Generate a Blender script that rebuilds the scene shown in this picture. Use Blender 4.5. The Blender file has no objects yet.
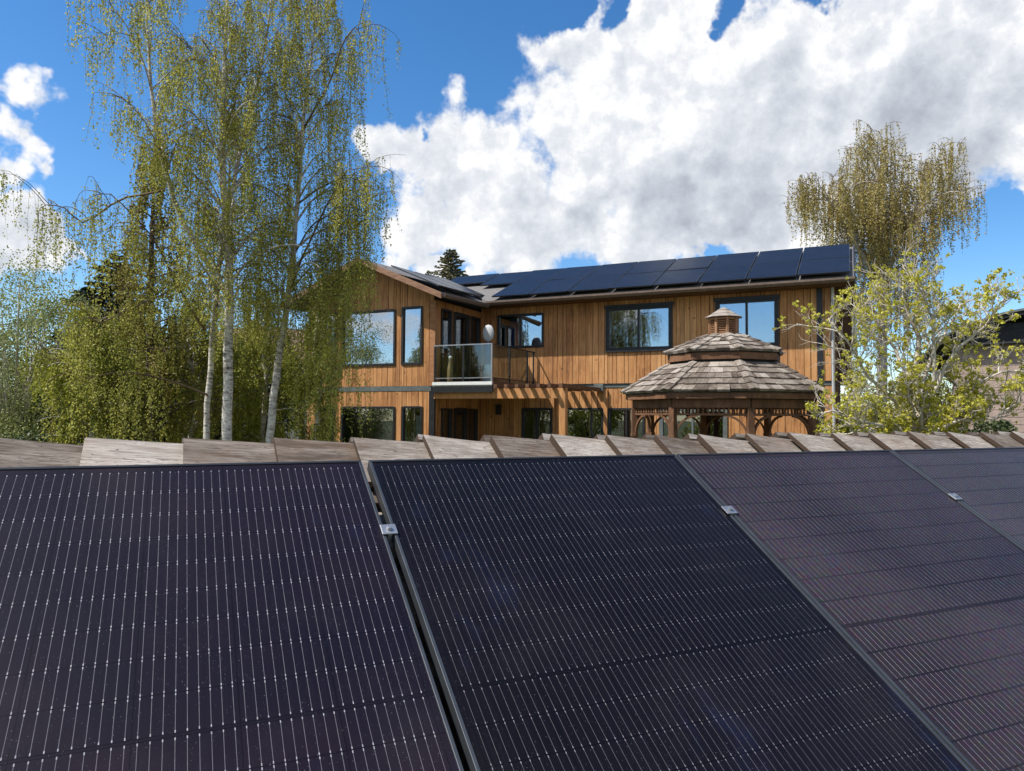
import bpy, math, random
import numpy as np
from mathutils import Vector, Matrix
R_ = math.radians
scn = bpy.context.scene
col = scn.collection

# ------------------------------------------------------------------ camera frame
F = 728.0; CX = 512.0; CY = 385.5
RM = np.array([[9.99977144e-01, 6.76095301e-03, 0.0],
               [-2.77491266e-04, 4.10422796e-02, 9.99157372e-01],
               [6.75525604e-03, -9.99134536e-01, 4.10432177e-02]])
def ray(px, py):
    return RM @ np.array([px-CX, py-CY, F])
def at(px, py, Y):
    r = ray(px, py); r = r*(Y/r[1]); return Vector((float(r[0]), float(r[1]), float(r[2])))
GZ = -2.2     # garden level (the eye is at z = 0)
def ground_z(x, y):
    t = min(1, max(0, (y-6.2)/4.3)); t = t*t*(3-2*t)
    return -3.9 + 1.7*t

# ------------------------------------------------------------------ mesh helper
class MB:
    def __init__(s): s.v = []; s.f = []; s.t = []; s.smooth = False
    def box(s, x0, x1, y0, y1, z0, z1, tone=0.5):
        n = len(s.v)
        s.v += [(x0,y0,z0),(x1,y0,z0),(x1,y1,z0),(x0,y1,z0),(x0,y0,z1),(x1,y0,z1),(x1,y1,z1),(x0,y1,z1)]
        for q in ((0,3,2,1),(4,5,6,7),(0,1,5,4),(1,2,6,5),(2,3,7,6),(3,0,4,7)):
            s.f.append(tuple(n+i for i in q)); s.t.append(tone)
        return s
    def hexa(s, b, t, tone=0.5):
        """b, t: lists of k points, bottom and top loops (ccw seen from the top)"""
        n = len(s.v); k = len(b)
        s.v += [tuple(p) for p in b] + [tuple(p) for p in t]
        s.f.append(tuple(n+i for i in reversed(range(k)))); s.t.append(tone)
        s.f.append(tuple(n+k+i for i in range(k))); s.t.append(tone)
        for i in range(k):
            j = (i+1) % k
            s.f.append((n+i, n+j, n+k+j, n+k+i)); s.t.append(tone)
        return s
    def obox(s, c, ax, ay, az, tone=0.5):
        """box from centre and three half-axis vectors"""
        c = Vector(c); ax = Vector(ax); ay = Vector(ay); az = Vector(az)
        b = [c-ax-ay-az, c+ax-ay-az, c+ax+ay-az, c-ax+ay-az]
        t = [p+2*az for p in b]
        return s.hexa(b, t, tone)
    def bar(s, p, q, w, h, up=(0,0,1), tone=0.5):
        p = Vector(p); q = Vector(q); d = (q-p); L = d.length; d.normalize()
        u = Vector(up); sdir = d.cross(u).normalized(); u = sdir.cross(d).normalized()
        return s.obox((p+q)/2, d*L/2, -sdir*w/2, u*h/2, tone)
    def tube(s, pts, rad, k=6, tone=0.5, cap=True):
        n0 = len(s.v); m = len(pts)
        pts = [Vector(p) for p in pts]
        prev = None
        for i, p in enumerate(pts):
            d = (pts[min(i+1, m-1)] - pts[max(i-1, 0)])
            if d.length < 1e-9: d = Vector((0,0,1))
            d.normalize()
            if prev is None:
                a = Vector((1,0,0)) if abs(d.x) < .8 else Vector((0,1,0))
                u = d.cross(a).normalized()
            else:
                u = (prev - d*prev.dot(d))
                u = u.normalized() if u.length > 1e-6 else d.orthogonal().normalized()
            prev = u; w = d.cross(u)
            r = rad[i] if hasattr(rad, '__len__') else rad
            for j in range(k):
                a = 2*math.pi*j/k
                q = p + (u*math.cos(a) + w*math.sin(a))*r
                s.v.append((q.x, q.y, q.z))
        for i in range(m-1):
            for j in range(k):
                j2 = (j+1) % k
                s.f.append((n0+i*k+j, n0+i*k+j2, n0+(i+1)*k+j2, n0+(i+1)*k+j)); s.t.append(tone)
        if cap and k > 2:
            s.f.append(tuple(n0+j for j in reversed(range(k)))); s.t.append(tone)
            s.f.append(tuple(n0+(m-1)*k+j for j in range(k))); s.t.append(tone)
        return s
    def quad(s, a, b, c, d, tone=0.5):
        n = len(s.v); s.v += [tuple(a), tuple(b), tuple(c), tuple(d)]
        s.f.append((n, n+1, n+2, n+3)); s.t.append(tone); return s
    def build(s, name, mat, parent=None, smooth=False, bevel=0, off=None):
        me = bpy.data.meshes.new(name)
        v = s.v if off is None else [(p[0]+off[0], p[1]+off[1], p[2]+off[2]) for p in s.v]
        me.from_pydata(v, [], s.f)
        at_ = me.attributes.new('tone', 'FLOAT', 'FACE')
        at_.data.foreach_set('value', np.array(s.t, dtype=np.float32))
        me.materials.append(mat)
        if smooth: me.polygons.foreach_set('use_smooth', [True]*len(me.polygons))
        me.update()
        o = bpy.data.objects.new(name, me); col.objects.link(o)
        if parent: o.parent = parent
        if bevel:
            m = o.modifiers.new('bevel', 'BEVEL'); m.width = bevel; m.segments = 2; m.limit_method = 'ANGLE'
        return o

def tag(o, label=None, cat=None, group=None, kind=None):
    if label: o['label'] = label
    if cat: o['category'] = cat
    if group: o['group'] = group
    if kind: o['kind'] = kind
    return o
def empty(name, loc=(0,0,0), rz=0, label=None, cat=None, group=None):
    o = bpy.data.objects.new(name, None); o.empty_display_size = .3; col.objects.link(o)
    o.location = loc; o.rotation_euler = (0,0,rz)
    return tag(o, label, cat, group)
def copy_tree(o, parent=None):
    c = o.copy(); col.objects.link(c); c.parent = parent
    for ch in list(o.children): copy_tree(ch, c)
    return c

# ------------------------------------------------------------------ materials
def newmat(name):
    m = bpy.data.materials.new(name); m.use_nodes = True
    nt = m.node_tree; b = nt.nodes['Principled BSDF']
    return m, nt, b
def N(nt, typ, **kw):
    n = nt.nodes.new(typ)
    for k, v in kw.items():
        if hasattr(n, k): setattr(n, k, v)
        else: n.inputs[k].default_value = v
    return n
def lk(nt, a, b): nt.links.new(a, b)
def mth(nt, op, a, b=None, c=None, clamp=False):
    n = nt.nodes.new('ShaderNodeMath'); n.operation = op; n.use_clamp = clamp
    for i, x in enumerate((a, b, c)):
        if x is None: continue
        if isinstance(x, (int, float)): n.inputs[i].default_value = x
        else: nt.links.new(x, n.inputs[i])
    return n.outputs[0]
def mixc(nt, fac, a, b, blend='MIX'):
    n = nt.nodes.new('ShaderNodeMix'); n.data_type = 'RGBA'; n.blend_type = blend
    for i, x in ((0, fac), (6, a), (7, b)):
        if isinstance(x, (int, float)): n.inputs[i].default_value = x
        elif isinstance(x, tuple): n.inputs[i].default_value = (*x, 1) if len(x) == 3 else x
        else: nt.links.new(x, n.inputs[i])
    return n.outputs[2]
def ramp(nt, fac, stops):
    n = nt.nodes.new('ShaderNodeValToRGB'); e = n.color_ramp.elements
    while len(e) < len(stops): e.new(.5)
    for i, (p, c) in enumerate(stops):
        e[i].position = p; e[i].color = (*c, 1) if len(c) == 3 else c
    nt.links.new(fac, n.inputs[0]); return n.outputs[0]
def noise(nt, vec, scale, detail=4, rough=.55, stretch=None, dist=0):
    if stretch:
        mp = nt.nodes.new('ShaderNodeMapping'); mp.inputs['Scale'].default_value = stretch
        nt.links.new(vec, mp.inputs[0]); vec = mp.outputs[0]
    n = nt.nodes.new('ShaderNodeTexNoise'); n.inputs['Scale'].default_value = scale
    n.inputs['Detail'].default_value = detail; n.inputs['Roughness'].default_value = rough
    n.inputs['Distortion'].default_value = dist
    nt.links.new(vec, n.inputs['Vector']); return n.outputs[0]
def bump(nt, h, b, strength=.3, dist=.01):
    n = nt.nodes.new('ShaderNodeBump'); n.inputs['Strength'].default_value = strength
    n.inputs['Distance'].default_value = dist
    nt.links.new(h, n.inputs['Height']); nt.links.new(n.outputs[0], b.inputs['Normal'])

def wood(name, c_dark, c_mid, c_light, stretch, scale=6, rough=.8, tone_amt=1.0, bumpd=.004, objrand=False, knots=False):
    m, nt, b = newmat(name)
    tc = nt.nodes.new('ShaderNodeTexCoord'); v = tc.outputs['Object']
    att = nt.nodes.new('ShaderNodeAttribute'); att.attribute_name = 'tone'
    tone = att.outputs['Fac']
    oi = nt.nodes.new('ShaderNodeObjectInfo')
    if objrand:
        tone = oi.outputs['Random']
    # offset texture per board so that the grain never runs on from board to board
    cb = nt.nodes.new('ShaderNodeCombineXYZ')
    o7 = mth(nt, 'MULTIPLY', tone, 37.0)
    for i in range(3): lk(nt, o7, cb.inputs[i])
    va = nt.nodes.new('ShaderNodeVectorMath'); va.operation = 'ADD'
    lk(nt, v, va.inputs[0]); lk(nt, cb.outputs[0], va.inputs[1]); v2 = va.outputs[0]
    n1 = noise(nt, v2, scale, 6, .65, stretch)
    n2 = noise(nt, v2, scale*5, 3, .6, stretch)
    n3 = noise(nt, v, .9, 4, .6)
    f = mth(nt, 'ADD', mth(nt, 'MULTIPLY', n1, .6), mth(nt, 'MULTIPLY', n2, .4))
    f = mth(nt, 'ADD', f, mth(nt, 'MULTIPLY', mth(nt, 'SUBTRACT', tone, .5), .22*tone_amt))
    f = mth(nt, 'ADD', f, mth(nt, 'MULTIPLY', mth(nt, 'SUBTRACT', n3, .5), .45))
    c = ramp(nt, f, [(.3, c_dark), (.5, c_mid), (.7, c_light)])
    if name == 'cedar_siding':
        w1_ = noise(nt, v2, 2.4, 5, .65, (2.5, 2.5, .22)); w2_ = noise(nt, v, 1.2, 5, .7)
        wf = mth(nt, 'MULTIPLY', mth(nt, 'SUBTRACT', w1_, .47, clamp=True), mth(nt, 'MULTIPLY', w2_, 5.5), clamp=True)
        c = mixc(nt, mth(nt, 'MULTIPLY', wf, .75), c, (.17,.085,.045))
        kn = nt.nodes.new('ShaderNodeTexVoronoi'); kn.inputs['Scale'].default_value = 2.6; lk(nt, v2, kn.inputs['Vector'])
        c = mixc(nt, mth(nt, 'MULTIPLY', mth(nt, 'LESS_THAN', kn.outputs['Distance'], .085), .7), c, (.09,.04,.02))
    if objrand:
        cr_ = noise(nt, v2, scale*2.2, 2, .5, (stretch[0]*.6, stretch[1]*1.6, stretch[2]*1.6))
        ck = mth(nt, 'LESS_THAN', mth(nt, 'ABSOLUTE', mth(nt, 'SUBTRACT', cr_, .5)), .012)
        ck = mth(nt, 'MULTIPLY', ck, mth(nt, 'GREATER_THAN', n1, .47))
        c = mixc(nt, mth(nt, 'MULTIPLY', ck, .75), c, (.05,.035,.025))
        wv_ = noise(nt, v2, 5, 4, .6)
        c = mixc(nt, mth(nt, 'MULTIPLY', mth(nt, 'SUBTRACT', wv_, .5, clamp=True), 2.2, clamp=True), c, (.16,.095,.055))
        c = mixc(nt, mth(nt, 'LESS_THAN', att.outputs['Fac'], .2), c, (.055,.036,.024))
    lk(nt, c, b.inputs['Base Color']); b.inputs['Roughness'].default_value = rough
    b.inputs['Specular IOR Level'].default_value = .25
    bump(nt, f, b, .5, bumpd)
    return m
def plain(name, c, rough=.6, metal=0, spec=.4, var=.0, scale=8, bstr=0):
    m, nt, b = newmat(name)
    b.inputs['Base Color'].default_value = (*c, 1); b.inputs['Roughness'].default_value = rough
    b.inputs['Metallic'].default_value = metal; b.inputs['Specular IOR Level'].default_value = spec
    tc = nt.nodes.new('ShaderNodeTexCoord')
    n = noise(nt, tc.outputs['Object'], scale, 5, .6)
    lo = tuple(x*(1-var) for x in c); hi = tuple(min(1, x*(1+var)) for x in c)
    if var: lk(nt, ramp(nt, n, [(.3, lo), (.7, hi)]), b.inputs['Base Color'])
    lk(nt, mth(nt, 'ADD', mth(nt, 'MULTIPLY', n, .15), rough-.07, clamp=True), b.inputs['Roughness'])
    if bstr: bump(nt, n, b, bstr, .01)
    return m
def leafmat(name, c1, c2, c3, trans=.35, cs=.8):
    m, nt, b = newmat(name)
    geo = nt.nodes.new('ShaderNodeNewGeometry'); tc = nt.nodes.new('ShaderNodeTexCoord')
    n = noise(nt, tc.outputs['Object'], cs, 3, .6)
    f = mth(nt, 'ADD', mth(nt, 'MULTIPLY', geo.outputs['Random Per Island'], .5), mth(nt, 'MULTIPLY', n, .6), clamp=True)
    c = ramp(nt, f, [(.25, c1), (.55, c2), (.85, c3)])
    lk(nt, c, b.inputs['Base Color']); b.inputs['Roughness'].default_value = .55
    b.inputs['Specular IOR Level'].default_value = .3
    tr = nt.nodes.new('ShaderNodeBsdfTranslucent'); lk(nt, mixc(nt, .5, c, c, 'MIX'), tr.inputs[0])
    mx = nt.nodes.new('ShaderNodeMixShader'); mx.inputs[0].default_value = trans
    lk(nt, b.outputs[0], mx.inputs[1]); lk(nt, tr.outputs[0], mx.inputs[2])
    lk(nt, mx.outputs[0], nt.nodes['Material Output'].inputs[0])
    return m
def birchbark():
    m, nt, b = newmat('birch_bark'); tc = nt.nodes.new('ShaderNodeTexCoord'); v = tc.outputs['Object']
    n1 = noise(nt, v, 9, 5, .7, (1,1,3.2)); n2 = noise(nt, v, 2.2, 4, .6)
    f = mth(nt, 'ADD', mth(nt, 'MULTIPLY', n1, .7), mth(nt, 'MULTIPLY', n2, .3))
    c = ramp(nt, f, [(.36, (.05,.04,.035)), (.45, (.32,.28,.24)), (.56, (.62,.58,.52))])
    lk(nt, c, b.inputs['Base Color']); b.inputs['Roughness'].default_value = .8
    bump(nt, f, b, .4, .01); return m
def glassmat(name, refl=.35, tint=(.8,.85,.88), rough=.01, wav=.0):
    m, nt, b = newmat(name)
    nt.nodes.remove(b)
    g = nt.nodes.new('ShaderNodeBsdfGlossy'); g.inputs['Roughness'].default_value = rough
    g.inputs['Color'].default_value = (.95,.97,1,1)
    t = nt.nodes.new('ShaderNodeBsdfTransparent'); t.inputs[0].default_value = (*tint, 1)
    lw = nt.nodes.new('ShaderNodeLayerWeight'); lw.inputs[0].default_value = .35
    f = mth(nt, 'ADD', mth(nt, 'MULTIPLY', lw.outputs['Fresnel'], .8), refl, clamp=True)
    mx = nt.nodes.new('ShaderNodeMixShader'); lk(nt, f, mx.inputs[0])
    lk(nt, t.outputs[0], mx.inputs[1]); lk(nt, g.outputs[0], mx.inputs[2])
    lk(nt, mx.outputs[0], nt.nodes['Material Output'].inputs[0])
    if wav:
        tc = nt.nodes.new('ShaderNodeTexCoord'); n = noise(nt, tc.outputs['Object'], 1.3, 2, .5)
        bp = nt.nodes.new('ShaderNodeBump'); bp.inputs['Strength'].default_value = wav; bp.inputs['Distance'].default_value = .02
        lk(nt, n, bp.inputs['Height']); lk(nt, bp.outputs[0], g.inputs['Normal'])
    return m

def cellmat(name, c_a, c_b, lines=True, irid=.3, wb=1.0, pads=1.0, gw_=.0016):
    """monocrystalline module: dark cells, thin silver wires with solder pads at the row gaps"""
    m, nt, b = newmat(name)
    tc = nt.nodes.new('ShaderNodeTexCoord'); v = tc.outputs['Object']
    sx = nt.nodes.new('ShaderNodeSeparateXYZ'); lk(nt, v, sx.inputs[0])
    x, y = sx.outputs[0], sx.outputs[1]
    P = 1.086/54
    xx = mth(nt, 'DIVIDE', mth(nt, 'ADD', x, .543), P)
    fx = mth(nt, 'SUBTRACT', mth(nt, 'FRACT', xx), .5)
    dx = mth(nt, 'MULTIPLY', mth(nt, 'ABSOLUTE', fx), P)               # metres from the wire
    ya = mth(nt, 'SUBTRACT', mth(nt, 'ABSOLUTE', y), .0035)
    rr = mth(nt, 'DIVIDE', ya, .0893)
    fr = mth(nt, 'FRACT', rr)
    de = mth(nt, 'MULTIPLY', mth(nt, 'MINIMUM', fr, mth(nt, 'SUBTRACT', 1, fr)), .0893)  # to row gap
    pad = mth(nt, 'MULTIPLY', mth(nt, 'LESS_THAN', de, .0068), pads)
    ngap = mth(nt, 'GREATER_THAN', de, gw_)
    inside = mth(nt, 'GREATER_THAN', ya, 0)
    inx = mth(nt, 'LESS_THAN', mth(nt, 'ABSOLUTE', x), .543)
    iny = mth(nt, 'LESS_THAN', ya, .804)
    nz = noise(nt, v, 60, 2, .6)
    hw = mth(nt, 'ADD', .00050, mth(nt, 'MULTIPLY', pad, .00050))
    line = mth(nt, 'LESS_THAN', dx, hw)
    line = mth(nt, 'MULTIPLY', line, mth(nt, 'MULTIPLY', inside, mth(nt, 'MULTIPLY', inx, iny)))
    line = mth(nt, 'MULTIPLY', line, ngap)
    # gaps between cell columns
    cx_ = mth(nt, 'FRACT', mth(nt, 'DIVIDE', mth(nt, 'ADD', x, .543), P*9))
    dc = mth(nt, 'MULTIPLY', mth(nt, 'MINIMUM', cx_, mth(nt, 'SUBTRACT', 1, cx_)), P*9)
    cg = mth(nt, 'LESS_THAN', dc, .0012)
    gap = mth(nt, 'MAXIMUM', cg, mth(nt, 'SUBTRACT', 1, ngap))
    cid = nt.nodes.new('ShaderNodeTexWhiteNoise'); cid.noise_dimensions = '2D'
    cv = nt.nodes.new('ShaderNodeCombineXYZ')
    lk(nt, mth(nt, 'FLOOR', mth(nt, 'DIVIDE', mth(nt, 'ADD', x, .543), P*9)), cv.inputs[0])
    lk(nt, mth(nt, 'FLOOR', mth(nt, 'DIVIDE', y, .0893)), cv.inputs[1]); lk(nt, cv.outputs[0], cid.inputs[0])
    low = noise(nt, v, 1.1, 3, .5)
    f = mth(nt, 'ADD', mth(nt, 'MULTIPLY', low, .93), mth(nt, 'MULTIPLY', cid.outputs[0], .07))
    cell = ramp(nt, f, [(.3, c_a), (.7, c_b)])
    # faint vertical streaking of the fingers
    st = noise(nt, v, 30, 2, .5, (6, .15, 1))
    cell = mixc(nt, mth(nt, 'MULTIPLY', mth(nt, 'SUBTRACT', st, .4, clamp=True), .8, clamp=True), cell, (.012,.010,.016))
    cell = mixc(nt, mth(nt, 'MULTIPLY', gap, .7), cell, (.001,.001,.002))
    dust = noise(nt, v, 3.0, 8, .7)
    sm_ = noise(nt, v, 2.3, 5, .6, (1, .6, 1))
    cell = mixc(nt, mth(nt, 'MULTIPLY', mth(nt, 'SUBTRACT', sm_, .60, clamp=True), 3.5, clamp=True), cell, (.012,.018,.060))
    dustf = mth(nt, 'MULTIPLY', mth(nt, 'SUBTRACT', dust, .5, clamp=True), .10, clamp=True)
    spk = noise(nt, v, 420, 1, .5)
    spf = mth(nt, 'MULTIPLY', mth(nt, 'GREATER_THAN', spk, .765), .5)
    wire = mixc(nt, nz, tuple(x*wb for x in (.16,.15,.18)), tuple(x*wb for x in (.42,.40,.43)))
    hue = nt.nodes.new('ShaderNodeTexNoise'); hue.inputs['Scale'].default_value = 38; hue.inputs['Detail'].default_value = 2; lk(nt, v, hue.inputs['Vector'])
    wire = mixc(nt, irid, wire, mixc(nt, 1.0, wire, hue.outputs[1], 'MULTIPLY'))
    wire = mixc(nt, irid*.0 + .0, wire, wire)
    if lines: cell = mixc(nt, mth(nt, 'MULTIPLY', line, mth(nt, 'ADD', .42 if irid < .5 else .62, mth(nt, 'MULTIPLY', pad, .58), clamp=True)), cell, wire)
    if irid > .5:
        mo = nt.nodes.new('ShaderNodeTexNoise'); mo.inputs['Scale'].default_value = 55; mo.inputs['Detail'].default_value = 3; lk(nt, v, mo.inputs['Vector'])
        mc = nt.nodes.new('ShaderNodeHueSaturation'); mc.inputs['Saturation'].default_value = 2.2; mc.inputs['Value'].default_value = .13; lk(nt, mo.outputs[1], mc.inputs['Color'])
        big = noise(nt, v, 1.7, 3, .5)
        cell = mixc(nt, mth(nt, 'MULTIPLY', mth(nt, 'SUBTRACT', big, .36, clamp=True), 1.1, clamp=True), cell, mixc(nt, .45, mc.outputs[0], (.050,.030,.045)))
    cell = mixc(nt, dustf, cell, (.22,.20,.20))
    cell = mixc(nt, spf, cell, (.3,.3,.32))
    lk(nt, cell, b.inputs['Base Color'])
    b.inputs['Roughness'].default_value = .5; b.inputs['Specular IOR Level'].default_value = .08
    b.inputs['Coat Weight'].default_value = .38
    b.inputs['Coat IOR'].default_value = 1.33
    lk(nt, mth(nt, 'ADD', .06, mth(nt, 'MULTIPLY', dust, .14)), b.inputs['Coat Roughness'])
    return m

M = {}
M['siding'] = wood('cedar_siding', (.20,.080,.028), (.48,.225,.085), (.62,.33,.14), (1,1,.09), 18, .7, .75)
M['trimwood'] = wood('stained_trim', (.20,.085,.035), (.33,.155,.07), (.45,.24,.12), (.15,1,1), 9, .7)
M['shake'] = wood('weathered_shake', (.075,.057,.044), (.19,.155,.125), (.35,.305,.26), (1,1,1), 7, .9, 1.6)
M['cap'] = wood('ridge_cap_cedar', (.085,.062,.046), (.25,.21,.175), (.46,.41,.355), (.10,1.6,1.6), 16, .9, 1.3, .006, objrand=True)
M['gwood'] = wood('gazebo_redwood', (.07,.036,.020), (.135,.066,.035), (.22,.115,.062), (1,1,.3), 8, .75)
M['gwood_light'] = wood('gazebo_cedar', (.16,.08,.04), (.30,.16,.085), (.42,.25,.14), (1,1,.6), 8, .8)
M['rake'] = wood('brown_rake_paint', (.14,.075,.045), (.26,.145,.09), (.36,.22,.15), (.15,1,1), 9, .7)
M['black'] = plain('black_trim', (.018,.018,.020), .45, var=.3)
M['bandgrey'] = plain('grey_band_paint', (.11,.125,.12), .6, var=.25)
M['gutter'] = plain('brown_gutter_metal', (.15,.105,.08), .45, var=.2)
M['white'] = plain('white_paint', (.72,.72,.70), .5, var=.08)
M['alu'] = plain('aluminium', (.40,.41,.43), .42, metal=.8, var=.1)
M['frame_dark'] = plain('anodised_frame', (.045,.047,.052), .32, metal=.5, var=.1)
M['frame_grey'] = plain('anodised_frame_edge', (.075,.082,.092), .40, metal=.6, var=.2)
M['dark'] = plain('dark_interior', (.02,.018,.017), .9)
M['roofing'] = plain('asphalt_roofing', (.155,.145,.14), .95, var=.5, scale=30, bstr=.4)
M['neighbour_roof'] = plain('charcoal_roofing', (.03,.03,.032), .9, var=.4, scale=12)
M['stucco'] = plain('taupe_siding', (.36,.27,.23), .9, var=.2, scale=5, bstr=.3)
M['pale_wall'] = plain('pale_wall', (.45,.40,.34), .9, var=.15, scale=5)
M['brown_roof'] = plain('brown_roofing', (.16,.10,.075), .95, var=.4, scale=20)
M['brick'] = plain('chimney_brick', (.05,.042,.036), .9, var=.4, scale=25, bstr=.4)
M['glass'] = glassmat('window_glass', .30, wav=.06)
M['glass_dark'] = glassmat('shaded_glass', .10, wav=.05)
M['railglass'] = glassmat('rail_glass', .02, (.86,.92,.90))
M['curtain'] = plain('blue_curtain', (.08,.20,.42), .9, var=.2, scale=4)
M['blind'] = plain('pale_blind', (.55,.62,.56), .9, var=.1)
M['pale_plastic'] = plain('pale_plastic', (.42,.43,.43), .6, var=.1)
M['tan'] = plain('tan_ceramic', (.24,.16,.07), .6, var=.15)
M['bark'] = birchbark()
M['twig'] = plain('brown_twigs', (.13,.085,.05), .85, var=.3, scale=3)
M['bark_dark'] = plain('dark_bark', (.09,.07,.055), .95, var=.5, scale=14, bstr=.6)
M['bark_pale'] = plain('pale_grey_bark', (.46,.41,.34), .85, var=.5, scale=14, bstr=.4)
M['leaf_birch'] = leafmat('birch_leaves', (.26,.26,.035), (.40,.39,.07), (.54,.51,.13), .45)
M['leaf_birch2'] = leafmat('birch_leaves_yellow', (.17,.19,.02), (.31,.32,.04), (.46,.46,.08), .42)
M['leaf_olive'] = leafmat('olive_catkins', (.16,.135,.02), (.25,.215,.04), (.34,.31,.07))
M['leaf_brown'] = leafmat('brown_catkins', (.27,.21,.055), (.40,.32,.09), (.50,.43,.15))
M['leaf_lime'] = leafmat('lime_buds', (.34,.32,.025), (.52,.49,.055), (.66,.62,.12), .4)
M['leaf_pale'] = leafmat('pale_willow_leaves', (.16,.18,.05), (.28,.31,.10), (.42,.44,.19))
M['leaf_dark'] = leafmat('dark_hedge_leaves', (.03,.045,.015), (.06,.085,.03), (.11,.14,.05), .2)
M['needles'] = leafmat('spruce_needles', (.015,.028,.016), (.035,.05,.028), (.06,.08,.045), .1)
M['needles2'] = leafmat('far_spruce_needles', (.08,.08,.04), (.15,.14,.07), (.24,.22,.12), .1)

def groundmat():
    m, nt, b = newmat('lawn_ground'); tc = nt.nodes.new('ShaderNodeTexCoord'); v = tc.outputs['Object']
    n = noise(nt, v, .3, 8, .7); n2 = noise(nt, v, 25, 3, .6)
    f = mth(nt, 'ADD', mth(nt, 'MULTIPLY', n, .6), mth(nt, 'MULTIPLY', n2, .4))
    lk(nt, ramp(nt, f, [(.35, (.05,.055,.02)), (.5, (.08,.10,.03)), (.65, (.14,.13,.06))]), b.inputs['Base Color'])
    b.inputs['Roughness'].default_value = .95; bump(nt, n2, b, .6, .05); return m

# ------------------------------------------------------------------ ground
g = MB(); xs = [-400,-120,-60,-30,-15,-8,-4,0,4,8,15,30,60,120,400]
ys = [-400,-100,-40,-15,-5,0,3,5,6.2,7,8,9,10,10.5,12,20,40,90,200,600]
for y in ys:
    for x in xs: g.v.append((x, y, ground_z(x, y)))
for j in range(len(ys)-1):
    for i in range(len(xs)-1):
        n = j*len(xs)+i; g.f.append((n, n+1, n+1+len(xs), n+len(xs))); g.t.append(.5)
tag(g.build('ground', groundmat()), kind='structure')

# ------------------------------------------------------------------ the camera-side roof with its modules
GA = R_(24.934)                    # local x runs along the ridge, local y runs up and over it
PIT = R_(31.585); SN, CS = math.sin(PIT), math.cos(PIT); SD = 1.254
def rp(v, n=0.0):                  # metres up the slope, metres off the module glass -> local (y, z)
    return (SN*SD + CS*v - SN*n, -CS*SD + SN*v + CS*n)
RB = rp(0, -.125)                  # a point of the shake surface
garage = empty('garage', (0,0,-3.9), GA, 'low garage in the foreground whose cedar shake roof carries the big dark modules', 'garage')
off = (0,0,3.9)
X0, X1 = -3.4, 6.6
vr = 2.015                         # ridge along the slope
ry, rz = rp(vr, -.085)
rb = MB()
ey, ez = rp(-.35, -.16)
iy, iz = rp(vr, -.16)
# deck as a slab: near slope, far slope
for sgn in (1, -1):
    ya = iy + (ey-iy) if sgn == 1 else iy - (ey-iy)
    rb.hexa([(X0, ya, ez-.03), (X1, ya, ez-.03), (X1, iy, iz-.03), (X0, iy, iz-.03)] if sgn == 1 else [(X0, iy, iz-.03), (X1, iy, iz-.03), (X1, ya, ez-.03), (X0, ya, ez-.03)],
            [(X0, ya, ez), (X1, ya, ez), (X1, iy, iz), (X0, iy, iz)] if sgn == 1 else [(X0, iy, iz), (X1, iy, iz), (X1, ya, ez), (X0, ya, ez)], .4)
# shake courses on both slopes
rnd = random.Random(5)
for sgn in (1, -1):
    for k in range(10):
        v0 = -.40 + k*.235
        x = X0 + rnd.uniform(-.1, 0)
        while x < X1:
            w = rnd.uniform(.10, .24); L = .33; th = rnd.uniform(.012, .022); dv = rnd.uniform(-.012, .012)
            pts = []
            for (vv, nn) in ((v0+dv, -.157), (min(v0+L, vr-.01), -.158)):
                pts.append(rp(vv, nn))
            tp = [rp(v0+dv, -.157+th+.016), rp(min(v0+L, vr-.01), -.157+.006)]
            def yy(p): return p[0] if sgn == 1 else 2*iy-p[0]
            b4 = [(x, yy(pts[0]), pts[0][1]), (x+w-.006, yy(pts[0]), pts[0][1]), (x+w-.006, yy(pts[1]), pts[1][1]), (x, yy(pts[1]), pts[1][1])]
            t4 = [(x, yy(tp[0]), tp[0][1]), (x+w-.006, yy(tp[0]), tp[0][1]), (x+w-.006, yy(tp[1]), tp[1][1]), (x, yy(tp[1]), tp[1][1])]
            if sgn == -1: b4.reverse(); t4.reverse()
            rb.hexa(b4, t4, rnd.random())
            x += w
groof = rb.build('roof', M['shake'], garage, off=off)
gw = MB()
wy0, wy1 = ey+.30, 2*iy-ey-.30
gw.box(X0+.25, X1-.25, wy0, wy1, -3.9, ez+.02)
for xg in (X0+.25, X1-.35):
    gw.hexa([(xg, wy0, ez+.021), (xg+.1, wy0, ez+.021), (xg+.1, wy1, ez+.021), (xg, wy1, ez+.021)],
            [(xg, iy-.02, iz-.06), (xg+.1, iy-.02, iz-.06), (xg+.1, iy+.02, iz-.06), (xg, iy+.02, iz-.06)])
gw.build('wall', M['siding'], garage, off=off)
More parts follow.
